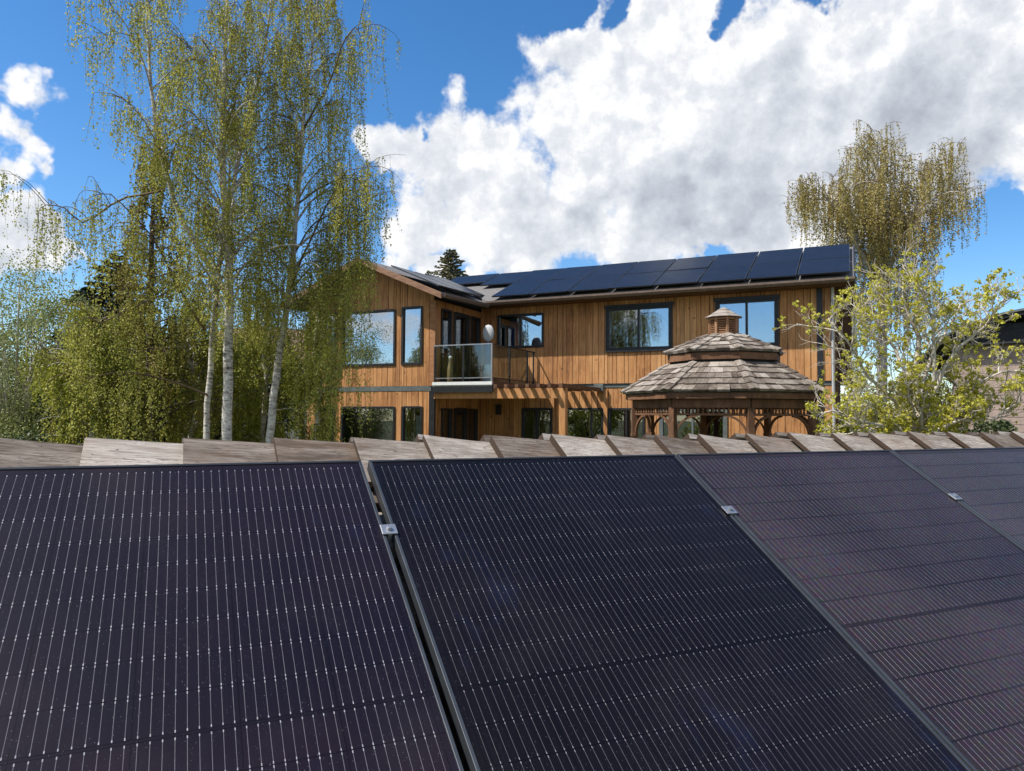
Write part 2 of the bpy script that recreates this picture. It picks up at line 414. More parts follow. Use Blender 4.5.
# ridge caps: overlapping bevelled cedar boards, butts facing left
ub = [-3.3+.262*i for i in range(11)] + [-.50,-.224,.034,.300,.548,.798,1.049,1.288,1.523,1.757,1.992,2.233,2.480,2.743,2.991,3.263,3.561] + [3.83+.26*i for i in range(10)]
ub = [u for u in ub if u > -3.35]; ub = sorted(ub)
cr = random.Random(11)
for i, u in enumerate(ub):
    ex = (ub[i+1]-u) if i+1 < len(ub) else .26
    mb = MB()
    bend = cr.uniform(-.006, .006)
    th = cr.uniform(.016, .030); lift = .034 + cr.uniform(-.007, .008)
    wid = .235 + cr.uniform(-.008, .012); L = ex+.12
    segs = 5
    for sgn in (1, -1):
        rows = []
        for k in range(segs+1):
            f = k/segs; uu = f*L + (cr.uniform(-.002,.002))
            hN = lift*(1-f*1.15) - .112 + bend*math.sin(math.pi*f)      # top face offset from the glass plane
            t = th*(1-.72*f)
            wv = wid + cr.uniform(-.004, .004)
            cup = .003
            def P(v, n):
                y, z = rp(v, n); y = y if sgn == 1 else 2*iy-y
                return (uu, y, z)
            rows.append((P(vr+.012-wv, hN), P(vr+.012, hN+cup), P(vr+.012-wv, hN-t), P(vr+.012, hN+cup-t)))
        n0 = len(mb.v)
        for r in rows: mb.v += list(r)
        tn = .5
        for k in range(segs):
            a = n0+4*k; b = a+4
            fs = [(a, b, b+1, a+1), (a+2, a+3, b+3, b+2), (a, a+2, b+2, b), (a+1, b+1, b+3, a+3)]
            for q in fs: mb.f.append(q if sgn == 1 else tuple(reversed(q))); mb.t.append(tn)
        a = n0; mb.f.append((a, a+1, a+3, a+2)); mb.t.append(.1)
        a = n0+4*segs; mb.f.append((a, a+2, a+3, a+1)); mb.t.append(.5)
    o = mb.build('ridge_cap', M['cap'], groof); o.location = (u, 0, 3.9 + cr.uniform(-.004,.003)); o.rotation_euler = (0, cr.uniform(-.012,.012), cr.uniform(-.004,.004))
# mounting rails under the modules and the modules themselves
def on_roof(name, u, v, n):        # frame lying in the roof plane
    y, z = rp(v, n)
    rot = Matrix.Rotation(GA, 4, 'Z') @ Matrix.Translation((u, y, z)) @ Matrix.Rotation(PIT, 4, 'X')
    return rot
PW, PL, V1 = 1.133, 1.672, 1.778
edges = [-.620, .536, 1.677, 2.819]
cols_ = [((.0030,.0032,.0090), (.0150,.0080,.0135)), ((.0022,.0019,.0032), (.0055,.0042,.0068)), ((.0085,.0062,.0095), (.0330,.0215,.0270)), ((.0240,.0190,.0200), (.0420,.0340,.0350))]
labels = ['dark purple module at the left edge, left of the widest black gap',
          'blue black module in the middle foreground, between the widest gap and the second seam',
          'purple tinted module right of the second seam, third from the left',
          'greyish module at the far right, cut by the right edge of the picture']
def module(name, w, l, cm, lab, grp, cat='solar panel', th=.035, fr=.0085):
    root = empty(name, label=lab, cat=cat, group=grp)
    gl = MB(); gl.quad((-w/2+fr*.6, -l/2+fr*.6, -.003), (w/2-fr*.6, -l/2+fr*.6, -.003), (w/2-fr*.6, l/2-fr*.6, -.003), (-w/2+fr*.6, l/2-fr*.6, -.003))
    gl.quad((-w/2+fr*.6, l/2-fr*.6, -.008), (w/2-fr*.6, l/2-fr*.6, -.008), (w/2-fr*.6, -l/2+fr*.6, -.008), (-w/2+fr*.6, -l/2+fr*.6, -.008))
    gl.build('cell_sheet', cm, root)
    for (ya, yb) in ((-l/2, -l/2+fr), (l/2-fr, l/2)):
        MB().box(-w/2, w/2, ya, yb, -th, 0).build('end_frame', M['frame_dark'], root, bevel=.001)
    for (xa, xb) in ((-w/2, -w/2+fr), (w/2-fr, w/2)):
        MB().box(xa, xb, -l/2+fr, l/2-fr, -th, .0003).build('side_frame', M['frame_grey'], root, bevel=.001)
    return root
for i, u in enumerate(edges):
    cm = cellmat('solar_cells_%s' % 'abcd'[i], *cols_[i], irid=(.25,.35,.85,.9)[i], wb=(1.1,.9,2.6,3.0)[i], pads=(1,.8,0,0)[i], gw_=(.0014,.0016,.0026,.0030)[i])
    r = module('solar_panel', PW, PL, cm, labels[i], 'solar panels on the near roof')
    r.matrix_world = on_roof('', u+PW/2, V1-PL/2, 0)
    r['category'] = 'solar panel'
clamp0 = None
cl_labels = ['silver clamp in the wide black gap between the two left modules', 'silver clamp on the second seam, above the middle of the picture', 'silver clamp on the rightmost seam near the right edge']
for i, (u, v, w) in enumerate(((.5245, 1.455, .045), (1.673, 1.448, .042), (2.8145, 1.444, .042))):
    if clamp0 is None:
        c = empty('module_clamp', label=cl_labels[0], cat='clamp', group='clamps between the near solar panels')
        mb = MB(); mb.box(-.021, .021, -.019, .019, .0015, .0055); mb.box(-.006, .006, -.019, .019, -.035, .0014)
        mb.build('clamp_plate', M['alu'], c, bevel=.0012)
        mb = MB()
        ring = [(.0075*math.cos(a*math.pi/3), .0075*math.sin(a*math.pi/3)) for a in range(6)]
        mb.hexa([(x, y, .0056) for x, y in ring], [(x, y, .013) for x, y in ring])
        mb.build('bolt', M['alu'], c, bevel=.0008)
        clamp0 = c
    else:
        c = copy_tree(clamp0); c['label'] = cl_labels[i]
    c.matrix_world = on_roof('', u, v, 0)
rlab = ['upper metal mounting rail crossing under the near modules', 'lower metal mounting rail crossing under the near modules']
for i, v in enumerate((1.455, .42)):
    mb = MB(); mb.box(-.75, 4.05, -.02, .02, -.078, -.0365)
    for u in (-.6, .2, 1.1, 2.1, 3.1, 3.9): mb.box(u-.03, u+.03, -.05, -.021, -.125, -.045)
    o = mb.build('mounting_rail', M['alu'], bevel=.001); tag(o, rlab[i], 'mounting rail', 'rails under the near solar panels')
    o.matrix_world = on_roof('', 0, v, 0)

# ------------------------------------------------------------------ the cedar house
HC = (-2.14501184, 20.0); HR = R_(-25.1)
house = empty('cedar_house', (*HC, GZ), HR, 'two storey cedar clad house with a balcony, gable wing and solar roof behind the gazebo', 'house')
HO = (0, 0, -GZ)
def hb(mb, name, mat, parent=house, **k): return mb.build(name, mat, parent, off=HO, **k)
F2 = 2.72; XR = 10.05; XL = -4.4; SLP = .43
wr = random.Random(3)
def boards(mb, axis, fixed, s0, s1, z0, z1f, holes, sign=1, bw=.165):
    """vertical boards over a wall; axis 'x' or 'y' is the running direction, fixed = plane, sign = outward side"""
    cuts = [s0]; s = s0
    while s < s1-1e-6:
        s = min(s1, s + bw*wr.choice((.62,.8,1,1.15,1.35))*wr.uniform(.9,1.1)); cuts.append(s)
    for h in holes:
        for e in (h[0], h[1]):
            if s0 < e < s1: cuts.append(e)
    cuts = sorted(set(round(c, 4) for c in cuts))
    for a, b in zip(cuts[:-1], cuts[1:]):
        if b-a < .004: continue
        m = (a+b)/2; spans = [(z0, None)]
        hs = sorted([h for h in holes if h[0] < m < h[1]], key=lambda h: h[2])
        segs = []; cur = z0
        for h in hs:
            if h[2] > cur: segs.append((cur, h[2]))
            cur = max(cur, h[3])
        segs.append((cur, None))
        gp = wr.choice((.004,.006,.009)) if b-a > .03 else 0
        dep = .022 + wr.uniform(0, .006); tn = wr.random()
        for lo, hi in segs:
            za = hi if hi is not None else z1f(a+gp); zb = hi if hi is not None else z1f(b-gp)
            if min(za, zb) - lo < .01: continue
            if axis == 'x':
                y0, y1 = (fixed-dep, fixed) if sign < 0 else (fixed, fixed+dep)
                bt = [(a+gp, y0, lo), (b-gp, y0, lo), (b-gp, y1, lo), (a+gp, y1, lo)]
                tp = [(a+gp, y0, za), (b-gp, y0, zb), (b-gp, y1, zb), (a+gp, y1, za)]
            else:
                x0, x1 = (fixed, fixed+dep) if sign > 0 else (fixed-dep, fixed)
                bt = [(x0, a+gp, lo), (x1, a+gp, lo), (x1, b-gp, lo), (x0, b-gp, lo)]
                tp = [(x0, a+gp, za), (x1, a+gp, za), (x1, b-gp, zb), (x0, b-gp, zb)]
            mb.hexa(bt, tp, tn)
def backing(mb, axis, fixed, s0, s1, z0, z1, holes, z_top=None):
    """thin dark sheathing behind the boards, with the openings cut out"""
    xs = sorted(set([s0, s1] + [e for h in holes for e in (h[0], h[1]) if s0 < e < s1]))
    for a, b in zip(xs[:-1], xs[1:]):
        m = (a+b)/2; cur = z0
        for h in sorted([h for h in holes if h[0] < m < h[1]], key=lambda h: h[2]):
            if h[2] > cur:
                mb.box(*((a, b, fixed, fixed+.08) if axis == 'x' else (fixed-.08, fixed, a, b)), cur, h[2])
            cur = max(cur, h[3])
        mb.box(*((a, b, fixed, fixed+.08) if axis == 'x' else (fixed-.08, fixed, a, b)), cur, z1)

LZ = lambda x: 3.24 + .054 + .43*(2.75-abs(x+2.2)) - .13      # underside of the gable roof at the front wall
BT = .80
lowtop = .22
front_up = [(-4.05,-3.36,1.40,2.98), (-3.14,-1.27,1.40,2.98), (-1.05,-.37,1.40,3.02)]
front_lo = [(-4.05,-3.36,-1.1,lowtop), (-3.12,-1.25,-1.1,lowtop), (-1.01,-.35,-1.9,lowtop+.01)]
side_up = [(.30,.88,.95,2.98), (1.0,1.95,.90,2.98), (2.05,2.6,.95,2.98)]
side_lo = [(.35,.95,-1.9,.18), (1.05,1.85,-2.1,.2), (1.95,2.5,-1.9,.18)]
back_up = [(.62,2.13,2.04,3.05), (4.11,5.91,1.88,3.05), (7.17,8.66,1.88,3.07)]
back_lo = [(1.45,2.42,-2.0,.22), (2.80,3.99,-1.2,.22), (4.14,5.18,-1.2,.22), (5.6,7.4,-2.1,.24)]
# sheathing and siding
def wallset():
    w = MB()
    backing(w, 'x', 0, XL, 0, GZ, 3.1, front_up+front_lo)
    backing(w, 'y', 0, .08, F2, GZ, 3.3, side_up+side_lo)
    backing(w, 'x', F2, 0, XR, GZ, 3.32, back_up+back_lo)
    w.box(XL, XL+.08, .08, 8.2, GZ, 3.3); w.box(XR-.08, XR, F2+.08, 8.2, GZ, 3.4); w.box(XL+.08, XR-.08, 8.12, 8.2, GZ, 3.4)
    # gable triangles
    w.hexa([(XL, .002, 3.1), (0, .002, 3.1), (0, .08, 3.1), (XL, .08, 3.1)],
           [(-2.25, .002, 4.26), (-2.15, .002, 4.26), (-2.15, .08, 4.26), (-2.25, .08, 4.26)])
    w.hexa([(XR-.08, F2, 3.401), (XR-.002, F2, 3.401), (XR-.002, 8.2, 3.401), (XR-.08, 8.2, 3.401)],
           [(XR-.08, 5.4, 4.7), (XR-.002, 5.4, 4.7), (XR-.002, 5.5, 4.7), (XR-.08, 5.5, 4.7)])
    return w
hb(wallset(), 'wall_sheathing', M['dark'])
s1 = MB()
boards(s1, 'x', 0, XL, 0, .80, LZ, front_up, -1)
boards(s1, 'x', 0, XL, 0, GZ, lambda x: .655, front_lo, -1)
hb(s1, 'gable_siding', M['siding'])
s2 = MB()
boards(s2, 'y', 0, .03, F2-.03, .86, lambda x: 3.18, side_up, 1)
boards(s2, 'y', 0, .03, F2-.03, GZ, lambda x: .72, side_lo, 1)
hb(s2, 'side_siding', M['siding'])
s3 = MB()
boards(s3, 'x', F2, .03, XR, .905, lambda x: 3.30, back_up, -1)
boards(s3, 'x', F2, .03, XR, GZ, lambda x: .805, back_lo, -1)
hb(s3, 'main_siding', M['siding'])
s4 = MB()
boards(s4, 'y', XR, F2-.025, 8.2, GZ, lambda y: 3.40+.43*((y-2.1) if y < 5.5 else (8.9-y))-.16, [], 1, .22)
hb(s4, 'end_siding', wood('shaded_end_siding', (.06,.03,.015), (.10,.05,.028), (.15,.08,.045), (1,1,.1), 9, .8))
# bands, corner boards
t = MB(); t.box(XL-.02, 0, -.035, .001, .66, .795); hb(t, 'floor_band', M['bandgrey'])
t = MB(); t.box(1.86, XR, F2-.04, F2+.001, .81, .90); hb(t, 'floor_band', M['bandgrey'])
t = MB(); t.box(1.86, XR, F2-.06, F2-.001, .902, .925); hb(t, 'band_flashing', M['black'])
t = MB(); t.box(9.62, 9.76, F2-.05, F2-.0285, GZ, 3.38); hb(t, 'corner_board', M['black'])
t = MB(); t.box(-.13, .0, -.045, -.0285, GZ, .655); t.box(.001, .045, -.045, .03, GZ, .655); hb(t, 'corner_board', M['black'])
t = MB(); t.box(-.13, .0, -.045, -.0285, .80, 3.16); t.box(.001, .045, -.045, .09, .80, 3.16); hb(t, 'corner_board', M['trimwood'])
t = MB(); t.tube([(9.99, F2-.08, 3.3), (9.99, F2-.08, GZ+.1)], .036, 8); hb(t, 'downspout', M['pale_plastic'])

def window(axis, fixed, h, panes=1, fr=.055, sign=-1, cap=None, glass=None, extra=None, fmat='black', proud=.03):
    """frame > panes; recess behind; panes split along the width"""
    s0, s1_, z0, z1 = h
    f = MB()
    def bx(a, b, d0, d1, lo, hi, m=f):
        if axis == 'x': m.box(a, b, fixed+d0, fixed+d1, lo, hi)
        else: m.box(fixed-d1, fixed-d0, a, b, lo, hi)
    P0, P1 = -.028-proud, .06
    bx(s0-.01, s0+fr, P0, P1, z0, z1); bx(s1_-fr, s1_+.01, P0, P1, z0, z1)
    bx(s0+fr, s1_-fr, P0, P1, z1-fr, z1+.01); bx(s0+fr, s1_-fr, P0, P1, z0-.01, z0+fr)
    edges = np.linspace(s0+fr, s1_-fr, panes+1)
    for e in edges[1:-1]: bx(e-.028, e+.028, P0+.006, P1, z0+fr, z1-fr)
    fo = hb(f, 'window', M[fmat], bevel=.003)
    rc = MB()   # room box: five faces, dark
    D = .9
    bx(s0-.02, s1_+.02, D, D+.05, z0-.03, z1+.03, rc)
    bx(s0-.05, s0-.02, .085, D, z0-.03, z1+.03, rc); bx(s1_+.02, s1_+.05, .085, D, z0-.03, z1+.03, rc)
    bx(s0-.05, s1_+.05, .085, D, z1+.03, z1+.06, rc); bx(s0-.05, s1_+.05, .085, D, z0-.06, z0-.03, rc)
    hb(rc, 'room', M['dark'], fo)
    for a, b in zip(edges[:-1], edges[1:]):
        g_ = MB(); bx(a-.002, b+.002, .0, .008, z0+fr-.002, z1-fr+.002, g_); hb(g_, 'pane', glass or M['glass'], fo)
    if cap:
        c = MB(); bx(s0-.09, s1_+.09, -.085, -.02, z1+.012, z1+.10, c)
        bx(s0-.05, s1_+.05, -.075, -.02, z0-.075, z0-.012, c)
        bx(s0-.06, s0-.011, -.05, -.02, z0-.012, z1+.012, c); bx(s1_+.011, s1_+.06, -.05, -.02, z0-.012, z1+.012, c)
        hb(c, 'window_trim', M['black'], fo, bevel=.003)
    if extra:
        for (a, b, lo, hi, mt, d) in extra:
            c = MB()
            if mt == 'curtain' or mt == 'blind' and b-a > .2:
                k = max(3, int((b-a)/.07)); xs = np.linspace(a, b, k+1)
                for i in range(k):
                    bx(xs[i], xs[i+1]-.004, d+(.02 if i % 2 else 0), d+.02+(.02 if i % 2 else 0), lo, hi, c)
            else: bx(a, b, d, d+.02, lo, hi, c)
            hb(c, 'curtain' if mt == 'curtain' else 'blind', M[mt], fo)
    return fo
G, GD = M['glass'], M['glass_dark']
window('x', 0, front_up[0]); window('x', 0, front_up[1]); window('x', 0, front_up[2])
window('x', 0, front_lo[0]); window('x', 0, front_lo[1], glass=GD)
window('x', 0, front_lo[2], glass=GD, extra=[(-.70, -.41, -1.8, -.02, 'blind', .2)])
window('x', F2, back_up[0], 2, extra=[(.95, 1.30, 2.1, 2.98, 'curtain', .15)])
window('x', F2, back_up[1], 2, cap=True); window('x', F2, back_up[2], 2, cap=True)
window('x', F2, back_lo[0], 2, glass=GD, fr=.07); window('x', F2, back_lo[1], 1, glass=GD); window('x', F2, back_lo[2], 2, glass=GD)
window('x', F2, back_lo[3], 2, glass=GD, fr=.10, fmat='bandgrey')
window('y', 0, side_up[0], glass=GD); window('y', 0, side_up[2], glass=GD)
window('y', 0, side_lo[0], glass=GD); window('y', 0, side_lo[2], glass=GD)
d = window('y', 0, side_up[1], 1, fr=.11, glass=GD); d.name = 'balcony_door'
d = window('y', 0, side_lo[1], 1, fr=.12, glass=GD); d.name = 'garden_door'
gm = MB()
for yv in (1.25, 1.45, 1.65): gm.box(-.018, -.0085, yv-.012, yv+.012, -1.97, .07)
hb(gm, 'door_bars', M['black'], d)

# roofs
rf = MB()
def slab(mb, p, q, r, s_, th, tone=.5):   # top loop, ccw from above
    mb.hexa([(a[0], a[1], a[2]-th) for a in (p, q, r, s_)], [p, q, r, s_], tone)
def Lz(x, y): return 3.24 + .03*(y+.6) + SLP*(2.75-abs(x+2.2))
Y0, Y1 = -.6, 5.4
for (xa, xb) in ((.55, -2.2), (-2.2, -4.95)):
    slab(rf, (xb, Y0, Lz(xb, Y0)), (xa, Y0, Lz(xa, Y0)), (xa, 2.1 if xa == .55 else Y1, Lz(xa, 2.1 if xa == .55 else Y1)), (xb, Y1, Lz(xb, Y1)), .10)
rfo = hb(rf, 'gable_roof', M['roofing'])
def Rz(y): return 3.40 + SLP*((y-2.1) if y < 5.5 else (8.9-y))
rr_ = MB()
slab(rr_, (.56, 2.1, Rz(2.1)), (10.48, 2.1, Rz(2.1)), (10.48, 5.5, Rz(5.5)), (-2.84, 5.5, Rz(5.5)), .10)
slab(rr_, (-4.4, 5.5, Rz(5.5)), (10.48, 5.5, Rz(5.5)), (10.48, 8.9, Rz(8.9)), (-4.4, 8.9, Rz(8.9)), .10)
rro = hb(rr_, 'main_roof', M['roofing'])
# rake boards on the gable, barge board and eaves
rk = MB()
for (xa, xb) in ((-2.2, .57), (-4.97, -2.2)):
    za, zb = Lz(max(-4.95, xa), Y0)-.0, Lz(min(.55, xb), Y0)-.0
    b4 = [(xa, Y0-.035, za-.15), (xb, Y0-.035, zb-.15), (xb, Y0-.001, zb-.15), (xa, Y0-.001, za-.15)]
    t4 = [(xa, Y0-.035, za+.012), (xb, Y0-.035, zb+.012), (xb, Y0-.001, zb+.012), (xa, Y0-.001, za+.012)]
    rk.hexa(b4, t4, wr.random())
hb(rk, 'rake_board', M['rake'], rfo)
rk = MB()
for (ya, yb) in ((2.06, 5.5), (5.5, 8.94)):
    rk.hexa([(10.481, ya, Rz(ya)-.19), (10.52, ya, Rz(ya)-.19), (10.52, yb, Rz(yb)-.19), (10.481, yb, Rz(yb)-.19)],
            [(10.481, ya, Rz(ya)+.015), (10.52, ya, Rz(ya)+.015), (10.52, yb, Rz(yb)+.015), (10.481, yb, Rz(yb)+.015)])
hb(rk, 'rake_board', M['black'], rro)
sf = MB(); sf.box(.60, 10.47, 2.15, F2-.031, 3.27, 3.295); sf.box(10.08, 10.46, F2-.03, 5.4, 3.26, 3.29); hb(sf, 'soffit', M['gwood'], rro)
def gutter(mb, p, q, outw):
    """profile swept along p-q; outw = outward unit vector"""
    pr = [(0,0), (0,-.11), (.07,-.11), (.115,-.05), (.115,0), (.100,0), (.100,-.04), (.06,-.095), (.012,-.095), (.012,0)]
    n = len(mb.v)
    for P in (p, q):
        for (o_, h_) in pr: mb.v.append((P[0]+outw[0]*o_, P[1]+outw[1]*o_, P[2]+h_))
    k = len(pr)
    for i in range(k):
        j = (i+1) % k; mb.f.append((n+i, n+j, n+k+j, n+k+i)); mb.t.append(.5)
    mb.f.append(tuple(n+i for i in range(k))); mb.t.append(.5); mb.f.append(tuple(n+k+i for i in reversed(range(k)))); mb.t.append(.5)
gt = MB(); gutter(gt, (.56, 2.098, 3.39), (10.50, 2.098, 3.39), (0,-1)); hb(gt, 'gutter', M['gutter'], rro)
gt = MB(); gutter(gt, (.552, -.58, 3.235), (.552, 2.06, 3.315), (1,0)); hb(gt, 'gutter', M['gutter'], rfo)
# balcony
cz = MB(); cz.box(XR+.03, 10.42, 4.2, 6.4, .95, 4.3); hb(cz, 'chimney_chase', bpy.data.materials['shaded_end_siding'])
bal = MB(); bal.box(.10, 1.90, -.22, F2-.03, .845, .89)
balo = hb(bal, 'balcony', M['bandgrey'])
t = MB(); t.box(.10, 1.91, -.262, -.222, .80, .885); t.box(.102, 1.89, -.221, F2-.031, .77, .843); hb(t, 'balcony_beam', M['white'], balo).data.name
t = MB(); t.box(.05, 1.92, -.25, -.20, .60, .768); hb(t, 'balcony_shade_strip', M['black'], balo)  # black strip stands in for the balcony's shade on the beam's upper part
t = MB(); t.box(1.902, 1.935, -.22, F2-.03, .72, .885); hb(t, 'balcony_side_beam', M['gwood'], balo)
RT = 1.89
t = MB()
t.box(.13, 1.90, -.235, -.19, RT-.03, RT); hb(t, 'top_rail', M['alu'], balo)
t = MB(); t.box(.13, 1.90, -.225, -.20, .975, 1.0); hb(t, 'bottom_rail', M['alu'], balo)
t = MB(); t.box(1.83, 1.865, -.188, F2-.03, RT-.03, RT); hb(t, 'side_rail', M['black'], balo)
t = MB(); t.box(1.835, 1.86, -.188, F2-.03, .975, 1.0); hb(t, 'side_rail', M['black'], balo)
for (x, y, m_) in ((.15,-.212,'black'), (1.03,-.212,'black'), (1.88,-.212,'alu'), (1.85,.95,'black'), (1.85,2.15,'black'), (1.85,2.6,'black')):
    t = MB(); t.box(x-.02, x+.02, y-.02, y+.02, .891, RT-.031); hb(t, 'rail_post', M[m_], balo)
for (a, b) in ((.18,1.005), (1.055,1.855)):
    t = MB(); t.box(a, b, -.215, -.209, 1.002, RT-.032); hb(t, 'glass_panel', M['railglass'], balo)
for (a, b) in ((-.18,.925), (.975,2.125)):
    t = MB(); t.box(1.847, 1.853, a, b, 1.002, RT-.032); hb(t, 'glass_panel', M['railglass'], balo)
# patio cover beam, slats, posts
pg = MB(); pg.box(.10, 3.75, -.17, -.11, .44, .70); pgo = hb(pg, 'patio_beam', M['siding'])
for x in (2.10, 2.40, 2.70, 3.0, 3.30, 3.60, 3.90):
    t = MB(); t.box(x-.045, x+.045, -.45, F2-.062, .703, .80); hb(t, 'slat', M['gwood'], pgo)
t = MB(); t.box(3.77, 3.94, -.22, -.05, GZ, .70); hb(t, 'post', M['siding'], pgo)
t = MB(); t.box(4.01, 4.12, F2-.10, F2-.03, GZ, .74); hb(t, 'post', M['siding'])
lt = MB(); lt.box(.62, .76, F2-.16, F2-.03, .02, .30); lt.box(.60, .78, F2-.18, F2-.03, .301, .33); hb(lt, 'wall_lantern', M['black'])
fl = MB(); fl.box(3.74, 4.02, F2-.16, F2-.062, .70, .90); fl.box(3.83, 3.93, F2-.061, F2-.03, .75, .85); hb(fl, 'wall_box_light', M['bandgrey'], bevel=.01)

# solar panels on the house
cm_h = cellmat('solar_cells_house', (.004,.005,.010), (.008,.009,.016), lines=False)
proto = None
def house_panel(mat4, lab, grp):
    global proto
    if proto is None:
        proto = module('solar_panel', 1.178, 1.685, cm_h, lab, grp, th=.04, fr=.012); r = proto
    else: r = copy_tree(proto); r['label'] = lab; r['group'] = grp
    r.matrix_world = mat4 @ Matrix.Rotation(wr.uniform(-.012,.012), 4, 'Y') @ Matrix.Rotation(wr.uniform(-.008,.008), 4, 'X'); return r
HM = Matrix.Translation((*HC, 0)) @ Matrix.Rotation(HR, 4, 'Z')
sa = math.atan(SLP); ord_ = ['first','second','third','fourth','fifth','sixth','seventh','eighth','ninth']
def front_slope(x, dist, land=False, n=.14):   # centre given by x and distance up the slope
    y = 2.1 + dist*math.cos(sa) - n*math.sin(sa); z = 3.40 + dist*math.sin(sa) + n*math.cos(sa)
    m_ = HM @ Matrix.Translation((x, y, z)) @ Matrix.Rotation(sa, 4, 'X')
    return m_ @ Matrix.Rotation(R_(90), 4, 'Z') if land else m_
xr = 10.40
for k in range(8):
    x = xr - .5975 - k*1.216
    house_panel(front_slope(x, .03+.85), 'lower row module on the long house roof, %s from the right end' % ord_[k], 'lower row of solar panels on the house')
for k in range(9):
    x = xr - .5975 - k*1.216
    house_panel(front_slope(x, .03+1.70+.02+.85), 'upper row module under the ridge of the long house roof, %s from the right end' % ord_[k], 'upper row of solar panels on the house')
house_panel(front_slope(-1.43, 1.82+.567+.50, True), 'sideways module high above the roof valley, beside the far spruce top', 'solar panels by the valley')
def side_slope(e, y, n=.17):
    x = .55 - e*math.cos(sa) + n*math.sin(sa); z = 3.24 + .03*(y+.6) + e*math.sin(sa) + n*math.cos(sa)
    # local x -> house y ; local y -> up the slope (-x)
    rm = Matrix(((0, -math.cos(sa), math.sin(sa), 0), (1, 0, 0, 0), (.085, math.sin(sa), math.cos(sa), 0), (0, 0, 0, 1)))
    rm = Matrix((( 0, -math.cos(sa), math.sin(sa), x), (1, 0, 0, y), (0, math.sin(sa), math.cos(sa), z), (0,0,0,1)))
    return HM @ rm @ Matrix.Rotation(math.atan(.085), 4, 'Y').inverted() if False else HM @ rm @ Matrix.Rotation(-math.atan(.03*math.cos(sa)), 4, 'Y')
sl_lab = ['front module on the gable wing roof, seen almost edge on above the rake board', 'middle module on the gable wing roof, behind the front one', 'rear module on the gable wing roof, nearest the valley']
for k, (e, y) in enumerate(((1.0, .03), (1.0, 1.24), (1.45, 2.45))):
    house_panel(side_slope(e, y), sl_lab[k], 'solar panels on the gable wing')

# things on the balcony
st = empty('garden_stand', (0,0,0), HR, 'white upright stand with an oval head, behind the right balcony glass', 'stand')
pos = Matrix.Translation((*HC,0)) @ Matrix.Rotation(HR,4,'Z') @ Vector((1.15, 1.0, .891)); st.location = pos
def lathe(mb, prof, k=16, sx=1, sy=1, cz=None):
    n = len(mb.v)
    for (r, z) in prof:
        for j in range(k):
            a = 2*math.pi*j/k; mb.v.append((r*sx*math.cos(a), r*sy*math.sin(a), z))
    for i in range(len(prof)-1):
        for j in range(k):
            mb.f.append((n+i*k+j, n+i*k+(j+1)%k, n+(i+1)*k+(j+1)%k, n+(i+1)*k+j)); mb.t.append(.5)
    mb.f.append(tuple(n+j for j in reversed(range(k)))); mb.t.append(.5)
    mb.f.append(tuple(n+(len(prof)-1)*k+j for j in range(k))); mb.t.append(.5)
m1 = MB(); lathe(m1, [(.001,1.18),(.10,1.21),(.16,1.30),(.18,1.42),(.16,1.54),(.10,1.63),(.001,1.66)], 20, 1, .35); m1.build('oval_head', M['pale_plastic'], st, smooth=True)
m1 = MB(); lathe(m1, [(.02,.5),(.02,1.2)], 10); m1.build('pole', M['curtain'], st, smooth=True)
m1 = MB(); lathe(m1, [(.10,0),(.15,.06),(.17,.25),(.16,.42),(.10,.52),(.02,.55)], 20, 1, .8); m1.build('basket_base', M['pale_plastic'], st, smooth=True)
vs = empty('balcony_vase', Matrix.Translation((*HC,0)) @ Matrix.Rotation(HR,4,'Z') @ Vector((.36, .25, .891)), HR, 'slim tan vase standing behind the left end of the balcony glass', 'vase')
m1 = MB(); lathe(m1, [(.07,0),(.09,.1),(.085,.4),(.05,.55),(.04,.62),(.055,.66)], 16); m1.build('vase_body', M['tan'], vs, smooth=True)
m1 = MB(); lathe(m1, [(.045,.661),(.06,.70),(.03,.74),(.005,.75)], 16); m1.build('vase_lid', M['white'], vs, smooth=True)

